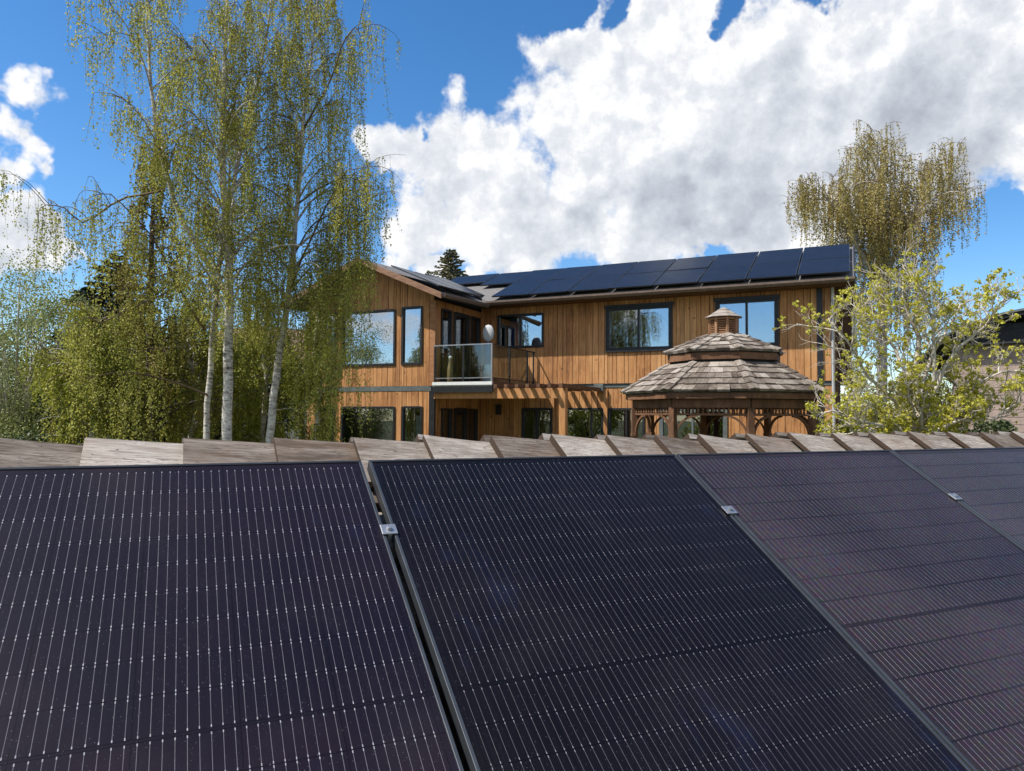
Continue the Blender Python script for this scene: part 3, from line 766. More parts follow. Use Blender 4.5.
# ------------------------------------------------------------------ gazebo
gp = at(724, 400, 15.2)
gaz = empty('gazebo', (gp.x, gp.y, GZ), R_(-16.2), 'octagonal cedar gazebo with a two tier shake roof and louvred cupola', 'gazebo')
GO = (0,0,-GZ)
def ga(k, r, z, rot=0):
    a = R_(-75.5 + 45*k + rot); return Vector((r*math.cos(a), r*math.sin(a), z))
def tier(r0, z0, r1, z1, n, seed, name):
    rs = random.Random(seed); mb = MB()
    # solid underlayer
    low = [ga(k, r0-.03, z0-.045) for k in range(8)]; up = [ga(k, r1, z1-.04) for k in range(8)]
    mb.hexa(low, up, .2)
    for k in range(8):
        A0, B0, A1, B1 = ga(k, r0, z0), ga(k+1, r0, z0), ga(k, r1, z1), ga(k+1, r1, z1)
        nrm = (B0-A0).cross(A1-A0).normalized()
        if nrm.z < 0: nrm = -nrm
        for c in range(n):
            f0 = c/n - .01; f1 = min(1, (c+1.25)/n)
            a0 = A0.lerp(A1, f0); b0 = B0.lerp(B1, f0); a1 = A0.lerp(A1, f1); b1 = B0.lerp(B1, f1)
            L = (b0-a0).length; s = 0
            while s < 1:
                w = rs.uniform(.10, .30)/L; e = min(1, s+w)
                if 1-e < .06/L: e = 1
                j = rs.uniform(-.012, .012); th = rs.uniform(.024, .042)
                dn = (a0-a1).normalized()*j
                p = [a0.lerp(b0, s)+dn, a0.lerp(b0, e-.006/L)+dn, a1.lerp(b1, e-.006/L), a1.lerp(b1, s)]
                bt = [p[0]-nrm*.02, p[1]-nrm*.02, p[2]-nrm*.02, p[3]-nrm*.02]
                tp = [p[0]+nrm*th, p[1]+nrm*th, p[2]+nrm*.004, p[3]+nrm*.004]
                mb.hexa(bt, tp, rs.random()); s = e
        # hip caps
        C0, C1 = ga(k, r0+.02, z0+.01), ga(k, r1, z1+.01); m_ = n
        d = (C1-C0); side = Vector((-math.sin(R_(-75.5+45*k)), math.cos(R_(-75.5+45*k)), 0))
        up_ = d.cross(side).normalized(); up_ = up_ if up_.z > 0 else -up_
        for c in range(m_):
            q0 = C0 + d*(c/m_ - .02); q1 = C0 + d*min(1, (c+1.2)/m_)
            for sg in (-1, 1):
                dr = side*sg*.10 - up_*.028; tn = rs.random()
                i0, i1 = q0+up_*.055, q1+up_*.028
                tp = [i0, i0+dr, i1+dr, i1]; bt = [p_-up_*.028 for p_ in tp]
                if sg == 1: tp.reverse(); bt.reverse()
                tp.reverse(); bt.reverse()
                mb.hexa(bt, tp, tn)
    return mb.build(name, M['shake'], gaz, off=GO)
lo = tier(2.09, .49, 1.16, 1.075, 5, 1, 'lower_roof')
hi = tier(1.21, 1.31, .33, 1.70, 4, 2, 'upper_roof')
def oct_band(r, z0, z1, th, mat, name, parent=gaz):
    mb = MB()
    for k in range(8):
        a, b, c, d_ = ga(k, r, z0), ga(k+1, r, z0), ga(k+1, r-th, z0), ga(k, r-th, z0)
        mb.hexa([a, b, c, d_], [p+Vector((0,0,z1-z0)) for p in (a, b, c, d_)], random.Random(k).random())
    return mb.build(name, mat, parent, off=GO)
oct_band(2.04, .34, .452, .05, M['gwood'], 'lower_fascia')
oct_band(1.17, 1.13, 1.262, .05, M['gwood'], 'upper_fascia')
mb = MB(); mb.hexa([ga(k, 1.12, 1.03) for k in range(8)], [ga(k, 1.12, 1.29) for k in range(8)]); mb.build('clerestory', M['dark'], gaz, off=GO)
cup = MB(); cup.hexa([ga(k, .25, 1.66) for k in range(8)], [ga(k, .25, 2.06) for k in range(8)]); cupo = cup.build('cupola', M['gwood'], gaz, off=GO)
mb = MB()
for k in range(8): mb.bar(ga(k, .285, 1.70), ga(k, .285, 2.07), .05, .05, up=ga(k,1,0))
for z in (1.72, 2.04):
    for k in range(8): mb.bar(ga(k, .28, z), ga(k+1, .28, z), .04, .035)
mb.build('cupola_frame', M['gwood_light'], cupo, off=GO)
mb = MB()
for k in range(8):
    for i in range(7):
        z = 1.765+i*.038; mb.bar(ga(k, .272, z), ga(k+1, .272, z), .035, .012, up=(ga(k+.5,1,0)*.6+Vector((0,0,1))))
mb.build('louvre', M['gwood_light'], cupo, off=GO)
mb = MB()
for (r0, z0, r1, z1) in ((.40, 2.075, .25, 2.15), (.265, 2.15, .12, 2.24), (.135, 2.24, .03, 2.29)):
    mb.hexa([ga(k, r0, z0) for k in range(8)], [ga(k, r1, z1) for k in range(8)], random.random()*0+.8)
mb.build('cupola_roof', M['shake'], cupo, off=GO)
mb = MB()
for k in range(8):
    mb.bar(ga(k, 1.86, .25), ga(k+1, 1.86, .25), .09, .16)
mb.build('ring_beam', M['gwood'], gaz, off=GO)
for k in range(8):
    mb = MB(); a = R_(-75.5+45*k); r = Vector((math.cos(a), math.sin(a), 0))
    mb.bar(ga(k, 1.86, GZ+.12), ga(k, 1.86, .169), .12, .12, up=r)
    mb.bar(ga(k, 1.86, -.42), ga(k, 1.86, -.36), .15, .15, up=r)
    mb.build('post', M['gwood'], gaz, off=GO, bevel=.006)
    mb = MB()
    mb.bar(ga(k, 1.86, .045).lerp(ga(k+1, 1.86, .045), .04), ga(k+1, 1.86, .045).lerp(ga(k, 1.86, .045), .04), .05, .04)
    for i in range(1, 15):
        f = i/15; p = ga(k, 1.86, 0).lerp(ga(k+1, 1.86, 0), f)
        mb.tube([(p.x,p.y,.065),(p.x,p.y,.085),(p.x,p.y,.115),(p.x,p.y,.145),(p.x,p.y,.169)], [.018,.026,.014,.026,.018], 6)
    mb.build('spindle_frieze', M['gwood'], gaz, off=GO)
    for (p, q) in ((ga(k,1.86,0), ga(k+1,1.86,0)), (ga(k+1,1.86,0), ga(k,1.86,0))):
        mb = MB()
        d_ = (q-p).normalized(); pr = None
        for i in range(7):
            a = i/6*math.pi/2
            pt = p + d_*(.06+.40*(1-math.cos(a))) + Vector((0,0,-.38+.40*math.sin(a)))
            if pr is not None: mb.bar(pr, pt, .04, .05, up=d_.cross(Vector((0,0,1))))
            pr = pt
        mb.build('brace', M['gwood'], gaz, off=GO)
    if k != 0:
        mb = MB()
        for z in (GZ+.25, GZ+.95): mb.bar(ga(k, 1.86, z), ga(k+1, 1.86, z), .06, .07)
        for i in range(1, 12):
            p = ga(k, 1.86, 0).lerp(ga(k+1, 1.86, 0), i/12); mb.bar((p.x,p.y,GZ+.286), (p.x,p.y,GZ+.914), .035, .035, up=(1,0,0))
        mb.build('railing', M['gwood'], gaz, off=GO)
mb = MB(); mb.hexa([ga(k, 2.0, GZ) for k in range(8)], [ga(k, 2.0, GZ+.12) for k in range(8)]); mb.build('floor', M['gwood_light'], gaz, off=GO)

# ------------------------------------------------------------------ trees
class Leaves:
    def __init__(s): s.v = []; s.n = 0
    def add(s, c, d, w, size, asp):
        """rhombus leaves: centre arrays (n,3), long-axis arrays, width arrays"""
        q = np.stack([c-d*size*asp, c+w*size*.5, c+d*size*asp, c-w*size*.5], axis=1)
        s.v.append(q.reshape(-1, 3)); s.n += len(c)
    def build(s, name, mat, parent):
        v = np.concatenate(s.v); n = s.n
        me = bpy.data.meshes.new(name)
        me.vertices.add(len(v)); me.vertices.foreach_set('co', v.astype(np.float32).ravel())
        me.loops.add(4*n); me.loops.foreach_set('vertex_index', np.arange(4*n, dtype=np.int32))
        me.polygons.add(n); me.polygons.foreach_set('loop_start', np.arange(0, 4*n, 4, dtype=np.int32))
        me.update(calc_edges=True); me.validate()
        me.materials.append(mat)
        o = bpy.data.objects.new(name, me); col.objects.link(o); o.parent = parent
        return o
def runit(ng, n):
    v = ng.normal(size=(n, 3)); return v/np.linalg.norm(v, axis=1, keepdims=True)
def arch(rng, p, az, el, L, n=9, droop=1.0, wob=.10, tipdroop=1.6):
    pts = [Vector(p)]; step = L/n
    for i in range(n):
        f = i/n
        e = el - droop*(f**tipdroop)*R_(75)
        az += rng.uniform(-wob, wob)*1.2; e += rng.uniform(-wob, wob)
        pts.append(pts[-1] + Vector((math.cos(az)*math.cos(e), math.sin(az)*math.cos(e), math.sin(e)))*step)
    return pts
def along(pts, f):
    x = f*(len(pts)-1); i = min(int(x), len(pts)-2); return pts[i].lerp(pts[i+1], x-i)
def birch(name, base, stems, label, cat='tree', seed=1, limbs=24, Lmax=3.0, leaf='leaf_birch', strands=(7, 1.5), leafsize=.032, dens=.05,
          extra=[], t0=.25, group=None, subn=5, scale=1.0, bark='bark', elr=(35, 65), lean=0, top=1.0, shape=None, twigr=.0024, sway=.06, upshort=.0, lmul=1.0, jit=.018):
    """weeping birch: stems = list of polylines [(x,y,z,r)...] in world space, base = root point"""
    rng = random.Random(seed); ng = np.random.default_rng(seed)
    root = empty(name, base, 0, label, cat, group); B = Vector(base)
    wood_, tw, lv = MB(), MB(), Leaves()
    paths = []
    for st_ in stems:
        pts = [Vector(p[:3])-B for p in st_]; rad = [p[3] for p in st_]
        # smooth + subdivide
        P = []; Rr = []
        for i in range(len(pts)-1):
            for k in range(5):
                f = k/5
                a = pts[max(i-1, 0)]; b = pts[i]; c = pts[i+1]; d = pts[min(i+2, len(pts)-1)]
                q = .5*((2*b) + (c-a)*f + (2*a-5*b+4*c-d)*f*f + (3*b-a-3*c+d)*f**3)
                P.append(q + Vector((rng.uniform(-1,1), rng.uniform(-1,1), 0))*.012*scale); Rr.append(rad[i]*(1-f)+rad[i+1]*f)
        P.append(pts[-1]); Rr.append(rad[-1])
        wood_.tube(P, Rr, 9)
        paths.append((P, Rr))
    ztop = max(p[0][-1].z for p in paths); longs = set()
    branches = []
    total = sum((p[0][-1]-p[0][0]).length for p in paths)
    for (P, Rr) in paths:
        n = int(limbs*((P[-1]-P[0]).length/total))
        az = rng.uniform(0, 6.28)
        for i in range(n):
            f = t0 + (1-t0)*((i+rng.random())/n)
            p = along(P, f); az += 2.4 + rng.uniform(-.5, .5)
            g_ = (f-t0)/(1-t0)
            sh = shape(g_) if shape else (.55 + .45*math.sin(math.pi*min(1, g_*1.0)))*(1-g_*.55)
            L = Lmax*sh*rng.uniform(.7, 1.15)
            el = R_(rng.uniform(*elr))*(1+.15*g_)
            br = arch(rng, p, az, el, L, 9, rng.uniform(.7, 1.15))
            ri = along([Vector((r_, 0, 0)) for r_ in Rr], f).x
            r0 = min(ri*.55, .012+.012*L)
            wood_.tube(br, [r0*(1-k/9*.85) for k in range(10)], 5)
            branches.append((br, L))
    for e in extra:
        br = [Vector(p)-B for p in e]
        L = sum((br[i+1]-br[i]).length for i in range(len(br)-1))
        ex_ = [br[0]*2-br[1]] + br + [br[-1]*2-br[-2]]; sm = []
        for i in range(1, len(ex_)-2):
            for k in range(6):
                f = k/6; a, b, c, d = ex_[i-1], ex_[i], ex_[i+1], ex_[i+2]
                sm.append(.5*((2*b)+(c-a)*f+(2*a-5*b+4*c-d)*f*f+(3*b-a-3*c+d)*f**3))
        sm.append(br[-1])
        br = [along(sm, k/12) + Vector((rng.uniform(-1,1), rng.uniform(-1,1), rng.uniform(-1,1)))*.015*scale*(k > 0) for k in range(13)]
        r0 = .012*scale + .004*L
        tw.tube(br, [r0*(1-k/12*.85) for k in range(13)], 5)
        branches.append((br, L)); longs.add(id(br))
    subs = []
    for br, L in branches:
        for j in range(max(1, int(subn*(.5+L/Lmax*.5)))):
            f = rng.uniform(.25, .95); p = along(br, f)
            d = (along(br, min(1, f+.1))-p); az = math.atan2(d.y, d.x) + rng.choice((-1, 1))*rng.uniform(.4, 1.2)
            l = L*rng.uniform(.22, .45)
            sb = arch(rng, p, az, R_(rng.uniform(5, 50)), l, 6, rng.uniform(.8, 1.3), .15)
            tw.tube(sb, [.008*scale*(1-k/6*.7) for k in range(7)], 4)
            subs.append((sb, l))
    hang = [(b_, L, .30) for b_, L in branches] + [(b_, L, .15) for b_, L in subs]
    floor_z = .35 if True else 0
    for br, L, fs in hang:
        ns = max(2, int(strands[0]*max(.35, L/1.5)*(1.6 if id(br) in longs else 1)))
        for k in range(ns):
            f = rng.uniform(fs, 1.0); p = along(br, f)
            l = strands[1]*rng.uniform(.3, 1.0)*(.6+.6*rng.random())
            l *= 1 - upshort*max(0, min(1, p.z/ztop)) if (id(br) not in longs) else lmul
            l = min(l, max(.15, p.z - floor_z))
            a0 = rng.uniform(0, 6.28); out = .10*rng.random()*scale
            m = 5; pts = [p]; dx = math.cos(a0)*out; dy = math.sin(a0)*out
            sw = rng.uniform(-sway, sway); sv = rng.uniform(-sway, sway)
            for i in range(1, m+1):
                t_ = i/m
                pts.append(p + Vector((dx*math.sqrt(t_)+sw*t_*t_*l+rng.uniform(-.012,.012)*scale, dy*math.sqrt(t_)+sv*t_*t_*l+rng.uniform(-.012,.012)*scale, -l*t_)))
            tw.tube(pts, [twigr*scale*(1-.5*i/m) for i in range(m+1)], 3, cap=False)
            nl = int(l/dens*rng.uniform(.6, 1.2))+1
            tt = ng.random(nl)**.85
            xs_ = tt*m; ii = np.minimum(xs_.astype(int), m-1); fr = (xs_-ii)[:, None]
            A = np.array([tuple(q) for q in pts])
            c = A[ii]*(1-fr) + A[ii+1]*fr + ng.normal(size=(nl, 3))*jit*scale
            d = runit(ng, nl)*.7 + np.array([0, 0, -.8]); d /= np.linalg.norm(d, axis=1, keepdims=True)
            w = np.cross(d, runit(ng, nl)); w /= np.linalg.norm(w, axis=1, keepdims=True)+1e-9
            sz = (leafsize*ng.uniform(.6, 1.35, nl))[:, None]
            lv.add(c, d, w, sz, .65)
    wood_.build('trunk', M[bark], root, smooth=True); tw.build('twigs', M['twig'], root, smooth=True)
    lv.build('foliage', M[leaf], root)
    return root, lv.n
def gpt(px, Y):       # ground point below a pixel column
    p = at(px, 420, Y); return (p.x, p.y, ground_z(p.x, p.y))
def line(Y, pts):     # [(px,py,r,dY)]
    out = []
    for (px, py, r, *dy) in pts:
        p = at(px, py, Y+(dy[0] if dy else 0)); out.append((p.x, p.y, p.z, r))
    return out
tot = 0
# main two stemmed birch
YA = 12.6
b0 = gpt(226, YA)
stA = [[(*b0, .13)] + line(YA, [(227,440,.085),(228,350,.08),(229,280,.072),(223,180,.058),(224,80,.038),(228,-10,.016)])]
stA.append(line(YA, [(226,290,.045),(185,225,.042,-.2),(160,150,.034,-.4),(150,70,.026,-.5),(147,-5,.01,-.5)]))
stA.append([(b0[0]-.25, b0[1]+.4, b0[2], .09)] + line(YA, [(207,440,.055,.35),(212,350,.05,.3),(222,250,.04,.1),(240,150,.032,.3),(262,60,.022,.6),(272,-8,.01,.7)]))
exA = [[at(165,190,YA-.4), at(120,200,YA-.6), at(85,222,YA-.8), at(62,207,YA-.9), at(42,206,YA-1.0), at(38,222,YA-1)],
       [at(213,268,YA), at(150,300,YA-.5), at(95,325,YA-1), at(70,322,YA-1.2)],
       [at(208,395,YA), at(160,378,YA-.4), at(115,372,YA-.8), at(60,385,YA-1.2)],
       [at(205,330,YA), at(180,290,YA-.3), at(150,235,YA-.5), at(110,195,YA-.9), at(85,200,YA-1.1)]]
_, n = birch('weeping_birch', b0, stA, 'tall white barked weeping birch with several stems, thickest trunk left of the house', seed=4, limbs=84, Lmax=2.3,
             strands=(13, 1.8), extra=exA, t0=.40, subn=6, dens=.022, leafsize=.026, sway=.14, upshort=.45, jit=.028, elr=(38, 68)); tot += n
# right birch, leaning
YC = 13.2; b1 = gpt(268, YC)
stC = [[(*b1, .11)] + line(YC, [(270,440,.07),(277,370,.066),(288,300,.056),(296,220,.045),(303,130,.034),(312,50,.022),(318,-8,.01)])]
exC = [[at(296,205,YC), at(325,185,YC-.2), at(350,178,YC-.4), at(366,188,YC-.5), at(373,212,YC-.6)],
       [at(290,290,YC), at(310,240,YC-.3), at(335,190,YC-.5), at(350,168,YC-.6), at(360,182,YC-.6)],
       [at(303,130,YC), at(330,80,YC-.2), at(345,40,YC-.3), at(356,28,YC-.3), at(362,45,YC-.3)],
       [at(285,300,YC), at(310,268,YC+.2), at(335,252,YC+.3), at(352,262,YC+.3)],
       [at(290,260,YC), at(312,225,YC+.1), at(340,214,YC), at(365,235,YC)],
       [at(285,310,YC), at(300,300,YC-.2), at(318,296,YC-.4), at(335,310,YC-.5)]]
_, n = birch('weeping_birch', b1, stC, 'slim leaning birch whose hanging twigs cover the left end of the house', seed=9, limbs=44, Lmax=1.9,
             strands=(13, 2.1), extra=exC, t0=.38, subn=6, dens=.021, leafsize=.026, sway=.12, upshort=.55, lmul=2.0, jit=.025, group=None); tot += n
# dense olive tree behind
YD = 15.5; b2 = gpt(150, YD)
stD = [[(*b2, .12)] + line(YD, [(150,440,.09),(150,340,.08),(152,240,.05),(156,140,.012)])]
_, n = birch('larch_tree', b2, stD, 'dense olive brown conical tree behind the left stem of the tall birch', seed=21, limbs=64, Lmax=1.7, leaf='leaf_olive',
             strands=(12, .9), t0=.25, subn=6, dens=.030, leafsize=.040, bark='bark_dark', elr=(10, 40), shape=lambda g: 1.1-g*.95); tot += n
# leafy low curtain birches
for (px, Y, top, lab, sd, lmb, Lm) in ((92, 14.5, 318, 'low leafy weeping birch at the left, in front of the dark spruce', 31, 34, 1.7),
                                  (190, 16.5, 300, 'yellow green bushy birch low behind the white trunks', 32, 34, 1.9),
                                  (262, 17.5, 290, 'low yellow green birch between the leaning trunk and the house', 34, 32, 1.6),
                                  (316, 17.0, 310, 'small leafy birch against the left corner of the house', 33, 26, 1.1)):
    b_ = gpt(px, Y)
    st_ = [[(*b_, .09)] + line(Y, [(px,440,.06),(px+4,380,.05),(px-2,(top+400)//2,.035),(px+3,top,.012)])]
    _, n = birch('leafy_birch', b_, st_, lab, seed=sd, limbs=lmb, Lmax=Lm, leaf='leaf_birch2', strands=(13, 1.1), t0=.18, subn=7, dens=.020,
                 leafsize=.035, jit=.026, elr=(20, 60), group='low leafy birches at the left'); tot += n
# birch far behind the right end of the house
YE = 34; b3 = gpt(880, YE)
stE = [[(*b3, .30)] + line(YE, [(882,330,.2),(880,260,.17),(878,200,.11),(877,136,.02)])]
stE.append(line(YE, [(881,290,.14),(905,230,.10,-.5),(928,190,.06,-.8),(938,165,.02,-1)]))
stE.append(line(YE, [(881,285,.12),(850,235,.09,-.5),(832,205,.05,-.8),(822,195,.02,-1)]))
_, n = birch('weeping_birch', b3, stE, 'tall brownish weeping birch far behind the right end of the house', seed=41, limbs=120, Lmax=2.8, leaf='leaf_brown',
             strands=(7, 3.1), t0=.22, subn=7, dens=.050, leafsize=.056, scale=1.7, elr=(20, 60), upshort=.3, shape=lambda g: 1.05-.55*g*g); tot += n

def bush(name, base, radii, label, cat, leaf, nl, size, seed, trunk=True, clumps=40, bark='bark_dark', group=None, zc=None):
    """leafy shrub or broad tree: limbs reaching leaf clumps spread through an uneven crown"""
    rng = random.Random(seed); ng = np.random.default_rng(seed)
    root = empty(name, base, 0, label, cat, group)
    rx, ry_, rz_ = radii; cz = zc if zc is not None else rz_*.95
    lv = Leaves(); wd = MB()
    cl = []
    for i in range(clumps):
        d = runit(ng, 1)[0]; r = ng.uniform(.45, 1.0)**.6*(1+.22*ng.normal()*.6)
        c = np.array([d[0]*rx*r, d[1]*ry_*r, cz + d[2]*rz_*r])
        c[2] = max(c[2], .25); cl.append(c)
    wd.tube([(0,0,-.1), (0.05,0,cz*.5), (0,.03,cz)], [.02*rz_+.05, .016*rz_+.035, .02], 7)
    for c in cl:
        s0 = Vector((0, 0, min(cz, c[2]*.5)*rng.uniform(.3, .9))); e = Vector(c)
        mid = s0.lerp(e, .5) + Vector((rng.uniform(-.1,.1), rng.uniform(-.1,.1), rng.uniform(0,.15)))*rz_*.5
        wd.tube([s0, mid, e], [.022+.006*rz_, .014+.003*rz_, .005], 5)
    per = nl//clumps
    for c in cl:
        k = int(per*rng.uniform(.5, 1.5)); rr = min(rx, rz_)*rng.uniform(.20, .36)
        p = runit(ng, k)*(ng.random((k, 1))**.45)*rr*np.array([1.1, 1.1, .85]) + c
        d = runit(ng, k); w = np.cross(d, runit(ng, k)); w /= np.linalg.norm(w, axis=1, keepdims=True)+1e-9
        lv.add(p, d, w, (size*ng.uniform(.6, 1.4, k))[:, None], .6)
    wd.build('trunk', M[bark], root, smooth=True); lv.build('foliage', M[leaf], root)
    return root
def spruce(name, base, H, W, label, leaf, seed, tiers=26, z0=.1, size=.10, group=None, dens=1.0):
    rng = random.Random(seed); ng = np.random.default_rng(seed); root = empty(name, base, 0, label, 'tree', group)
    wd = MB(); lv = Leaves(); wd.tube([(0,0,-.1), (0,0,H*.5), (0,0,H)], [.02*H, .012*H, .006], 7)
    for i in range(tiers):
        f = z0 + (1-z0)*i/tiers; z = H*f; L = W*(1-f)**.85*rng.uniform(.8, 1.1)+.012*W
        nb = rng.randint(6, 8); a0 = rng.uniform(0, 6.28)
        for k in range(nb):
            a = a0 + k*6.283/nb + rng.uniform(-.25, .25); l = L*rng.uniform(.6, 1.15)
            pts = [Vector((math.cos(a)*l*t_, math.sin(a)*l*t_, z + .12*l*math.sin(3*t_) - .22*l*t_*t_ + (.1*l if t_ > .9 else 0) + (.45*l*t_*f))) for t_ in (0,.25,.5,.75,1)]
            wd.tube(pts, [.012+.004*l, .011+.003*l, .008, .006, .003], 4)
            n = int(70*l/size*.12*dens)+8
            tt = ng.random(n)**.7*4; ii = np.minimum(tt.astype(int), 3); fr = (tt-ii)[:, None]
            A = np.array([tuple(q) for q in pts]); side = np.array([-math.sin(a), math.cos(a), 0])
            s_ = ng.uniform(-1, 1, n)*(1-tt/4*.75)*l*.24
            c = A[ii]*(1-fr)+A[ii+1]*fr + side*s_[:, None] + np.stack([np.zeros(n), np.zeros(n), -np.abs(s_)*.45-ng.random(n)*.08*l], 1)
            d = side*np.sign(s_)[:, None]*.8 + np.array([math.cos(a), math.sin(a), -.3]) + ng.normal(size=(n, 3))*.3
            d /= np.linalg.norm(d, axis=1, keepdims=True)
            w = np.cross(d, runit(ng, n)); w /= np.linalg.norm(w, axis=1, keepdims=True)+1e-9
            lv.add(c, d, w, np.full((n, 1), size)*ng.uniform(.7, 1.3, (n, 1)), .75)
    wd.build('trunk', M['bark_dark'], root, smooth=True); lv.build('foliage', M[leaf], root)
    return root
spruce('spruce_tree', gpt(112, 21), 6.9, 3.6, 'dark spruce at the left, showing behind the hanging birch twigs', 'needles', 3, 26, .12, .13)
spruce('spruce_tree', gpt(449, 52), 14.2, 7.5, 'distant spruce top rising behind the roof valley of the house', 'needles2', 5, 30, .5, .13, dens=.55)
bush('willow_tree', gpt(15, 17.5), (1.9,1.8,2.5), 'pale grey green willow at the left edge of the picture', 'tree', 'leaf_pale', 52000, .036, 6, clumps=90, zc=2.9, bark='bark_pale')
bush('hedge_bush', gpt(8, 14.0), (.9,.9,.85), 'dark low bush in the bottom left corner of the garden', 'bush', 'leaf_dark', 9000, .05, 7, clumps=34, zc=1.15)
bush('shrub', gpt(62, 18.6), (1.3,1.3,1.7), 'mid green shrub between the pale willow and the spruce', 'shrub', 'leaf_pale', 26000, .038, 8, clumps=50, zc=2.2)
bush('garden_tree', gpt(140, 26), (3.2,2.4,2.2), 'broad green tree far behind the birches at the left', 'tree', 'leaf_birch2', 22000, .10, 12, clumps=70, zc=2.9)
bush('garden_tree', gpt(232, 28), (2.7,2.4,2.1), 'broad green tree far behind the thick white trunk', 'tree', 'leaf_dark', 20000, .10, 13, clumps=70, zc=2.9)
bush('garden_tree', gpt(40, 30), (3.6,2.4,2.6), 'broad green tree far behind the willow at the left edge', 'tree', 'leaf_dark', 18000, .10, 14, clumps=70, zc=3.0)
bush('garden_shrub', gpt(885, 19), (1.3,1.3,.9), 'green shrub behind the budding tree, beside the house end', 'shrub', 'leaf_birch2', 9000, .07, 15, clumps=40, zc=1.4)
bush('garden_tree', gpt(905, 31), (3.4,2.2,1.8), 'broad green tree far behind the budding tree, below the weeping crown', 'tree', 'leaf_birch2', 16000, .09, 17, clumps=60, zc=2.3)
bush('garden_shrub', gpt(985, 17), (1.3,1.0,.7), 'low dark shrub below the neighbouring taupe wall', 'shrub', 'leaf_dark', 7000, .06, 16, clumps=30, zc=1.45)

# budding tree at the right
def budtree(base, label, seed=3):
    rng = random.Random(seed); ng = np.random.default_rng(seed); root = empty('budding_tree', base, 0, label, 'tree')
    wd = MB(); lv = Leaves(); tips = []
    def grow(p, d, L, r, lvl):
        n = 6; pts = [Vector(p)]; d = Vector(d).normalized()
        for i in range(n):
            d = (d + Vector((rng.uniform(-1,1), rng.uniform(-1,1), rng.uniform(-1,1)))*.17 + Vector((0,0,.05 if lvl > 1 else .03))).normalized()
            pts.append(pts[-1]+d*L/n)
        wd.tube(pts, [r*(1-.55*k/n) for k in range(n+1)], 7 if lvl < 2 else 4)
        if lvl >= 3: tips.append((pts, L))
        if lvl == 4: return
        nb = (0, 6, 6, 5, 4)[lvl] if lvl else 0
        nb = [7, 6, 6, 4][lvl]
        for k in range(nb):
            f = .25 + .75*(k+rng.random())/nb; q = along(pts, f)
            side = d.cross(Vector((rng.uniform(-1,1), rng.uniform(-1,1), rng.uniform(-1,1)))).normalized()
            nd = (d*rng.uniform(.4,.9) + side*rng.uniform(.6, 1.0) + Vector((0,0,.12))).normalized()
            grow(q, nd, L*rng.uniform(.45, .68), r*rng.uniform(.38, .52), lvl+1)
    Yb = 12.0
    def loc(px, py, dy=0): return at(px, py, Yb+dy)-Vector(base)
    main = [[loc(915,470), loc(917,420), loc(916,375), loc(918,335), loc(908,312), loc(900,296)],
            [loc(915,440), loc(895,400,-.2), loc(868,378,-.4), loc(852,348,-.6), loc(832,322,-.7)],
            [loc(917,420), loc(940,370,.2), loc(965,390,.1), loc(1000,372,.1), loc(1035,368,.2)],
            [loc(917,430), loc(935,380,-.3), loc(932,320,-.4), loc(928,305,-.5), loc(924,288,-.5)],
            [loc(915,440), loc(880,425,-.5), loc(855,420,-.7), loc(832,410,-.8)],
            [loc(919,420), loc(955,350,-.4), loc(985,325,-.5), loc(1005,300,-.6)],
            [loc(917,400), loc(895,350,.3), loc(874,320,.5), loc(864,300,.6)],
            [loc(916,410), loc(930,360,.5), loc(950,325,.7), loc(962,302,.8)],
            [loc(915,450), loc(890,435,.2), loc(862,430,.3), loc(835,436,.4)],
            [loc(917,440), loc(960,420,-.3), loc(995,418,-.4), loc(1022,400,-.5)]]
    wd.tube([(0,0,-.1), (0,0,.8), main[0][0]], [.11, .09, .08], 9)
    for j in range(12):
        a = rng.uniform(0, 6.28); q0 = main[0][0]+Vector((0,0,rng.uniform(0,.5)))
        main.append([q0, q0+Vector((math.cos(a)*.35, math.sin(a)*.35, rng.uniform(.15,.4))), q0+Vector((math.cos(a)*rng.uniform(.7,1.3), math.sin(a)*.8, rng.uniform(.3,1.3)))])
    for mi, mp in enumerate(main):
        P = [along(mp, k/12) + Vector((rng.uniform(-1,1), rng.uniform(-1,1), rng.uniform(-1,1)))*.02 for k in range(13)]
        r0 = .065 if mi == 0 else .036
        wd.tube(P, [r0*(1-.75*k/12) for k in range(13)], 7)
        Lm = (mp[-1]-mp[0]).length
        for k in range(13):
            f = .22 + .78*(k+rng.random())/13; q = along(P, f); d = (along(P, min(1, f+.08))-along(P, f-.08)).normalized()
            side = d.cross(Vector((rng.uniform(-1,1), rng.uniform(-1,1), rng.uniform(-1,1)))).normalized()
            grow(q, d*.6+side*.8+Vector((0,0,.15)), Lm*rng.uniform(.14,.28), .014, 2)
        tips.append((P[7:], Lm*.4))
    for pts, L in tips:
        for f in ([1.0] + [rng.uniform(.45, .95)]*(rng.random() < .40)):
            if rng.random() > .30: continue
            c0 = np.array(tuple(along(pts, min(1, f)))); k = rng.randint(7, 13)
            p = c0 + ng.normal(size=(k, 3))*.018
            d = runit(ng, k) + np.array([0,0,.4]); d /= np.linalg.norm(d, axis=1, keepdims=True)
            w = np.cross(d, runit(ng, k)); w /= np.linalg.norm(w, axis=1, keepdims=True)+1e-9
            lv.add(p, d, w, (.034*ng.uniform(.5, 1.4, k))[:, None], .65)
    wd.build('trunk', M['bark_pale'], root, smooth=True); lv.build('foliage', M['leaf_lime'], root)
    return lv.n
nb_ = budtree(gpt(915, 12.0), 'pale branched tree with lime green buds right of the gazebo')

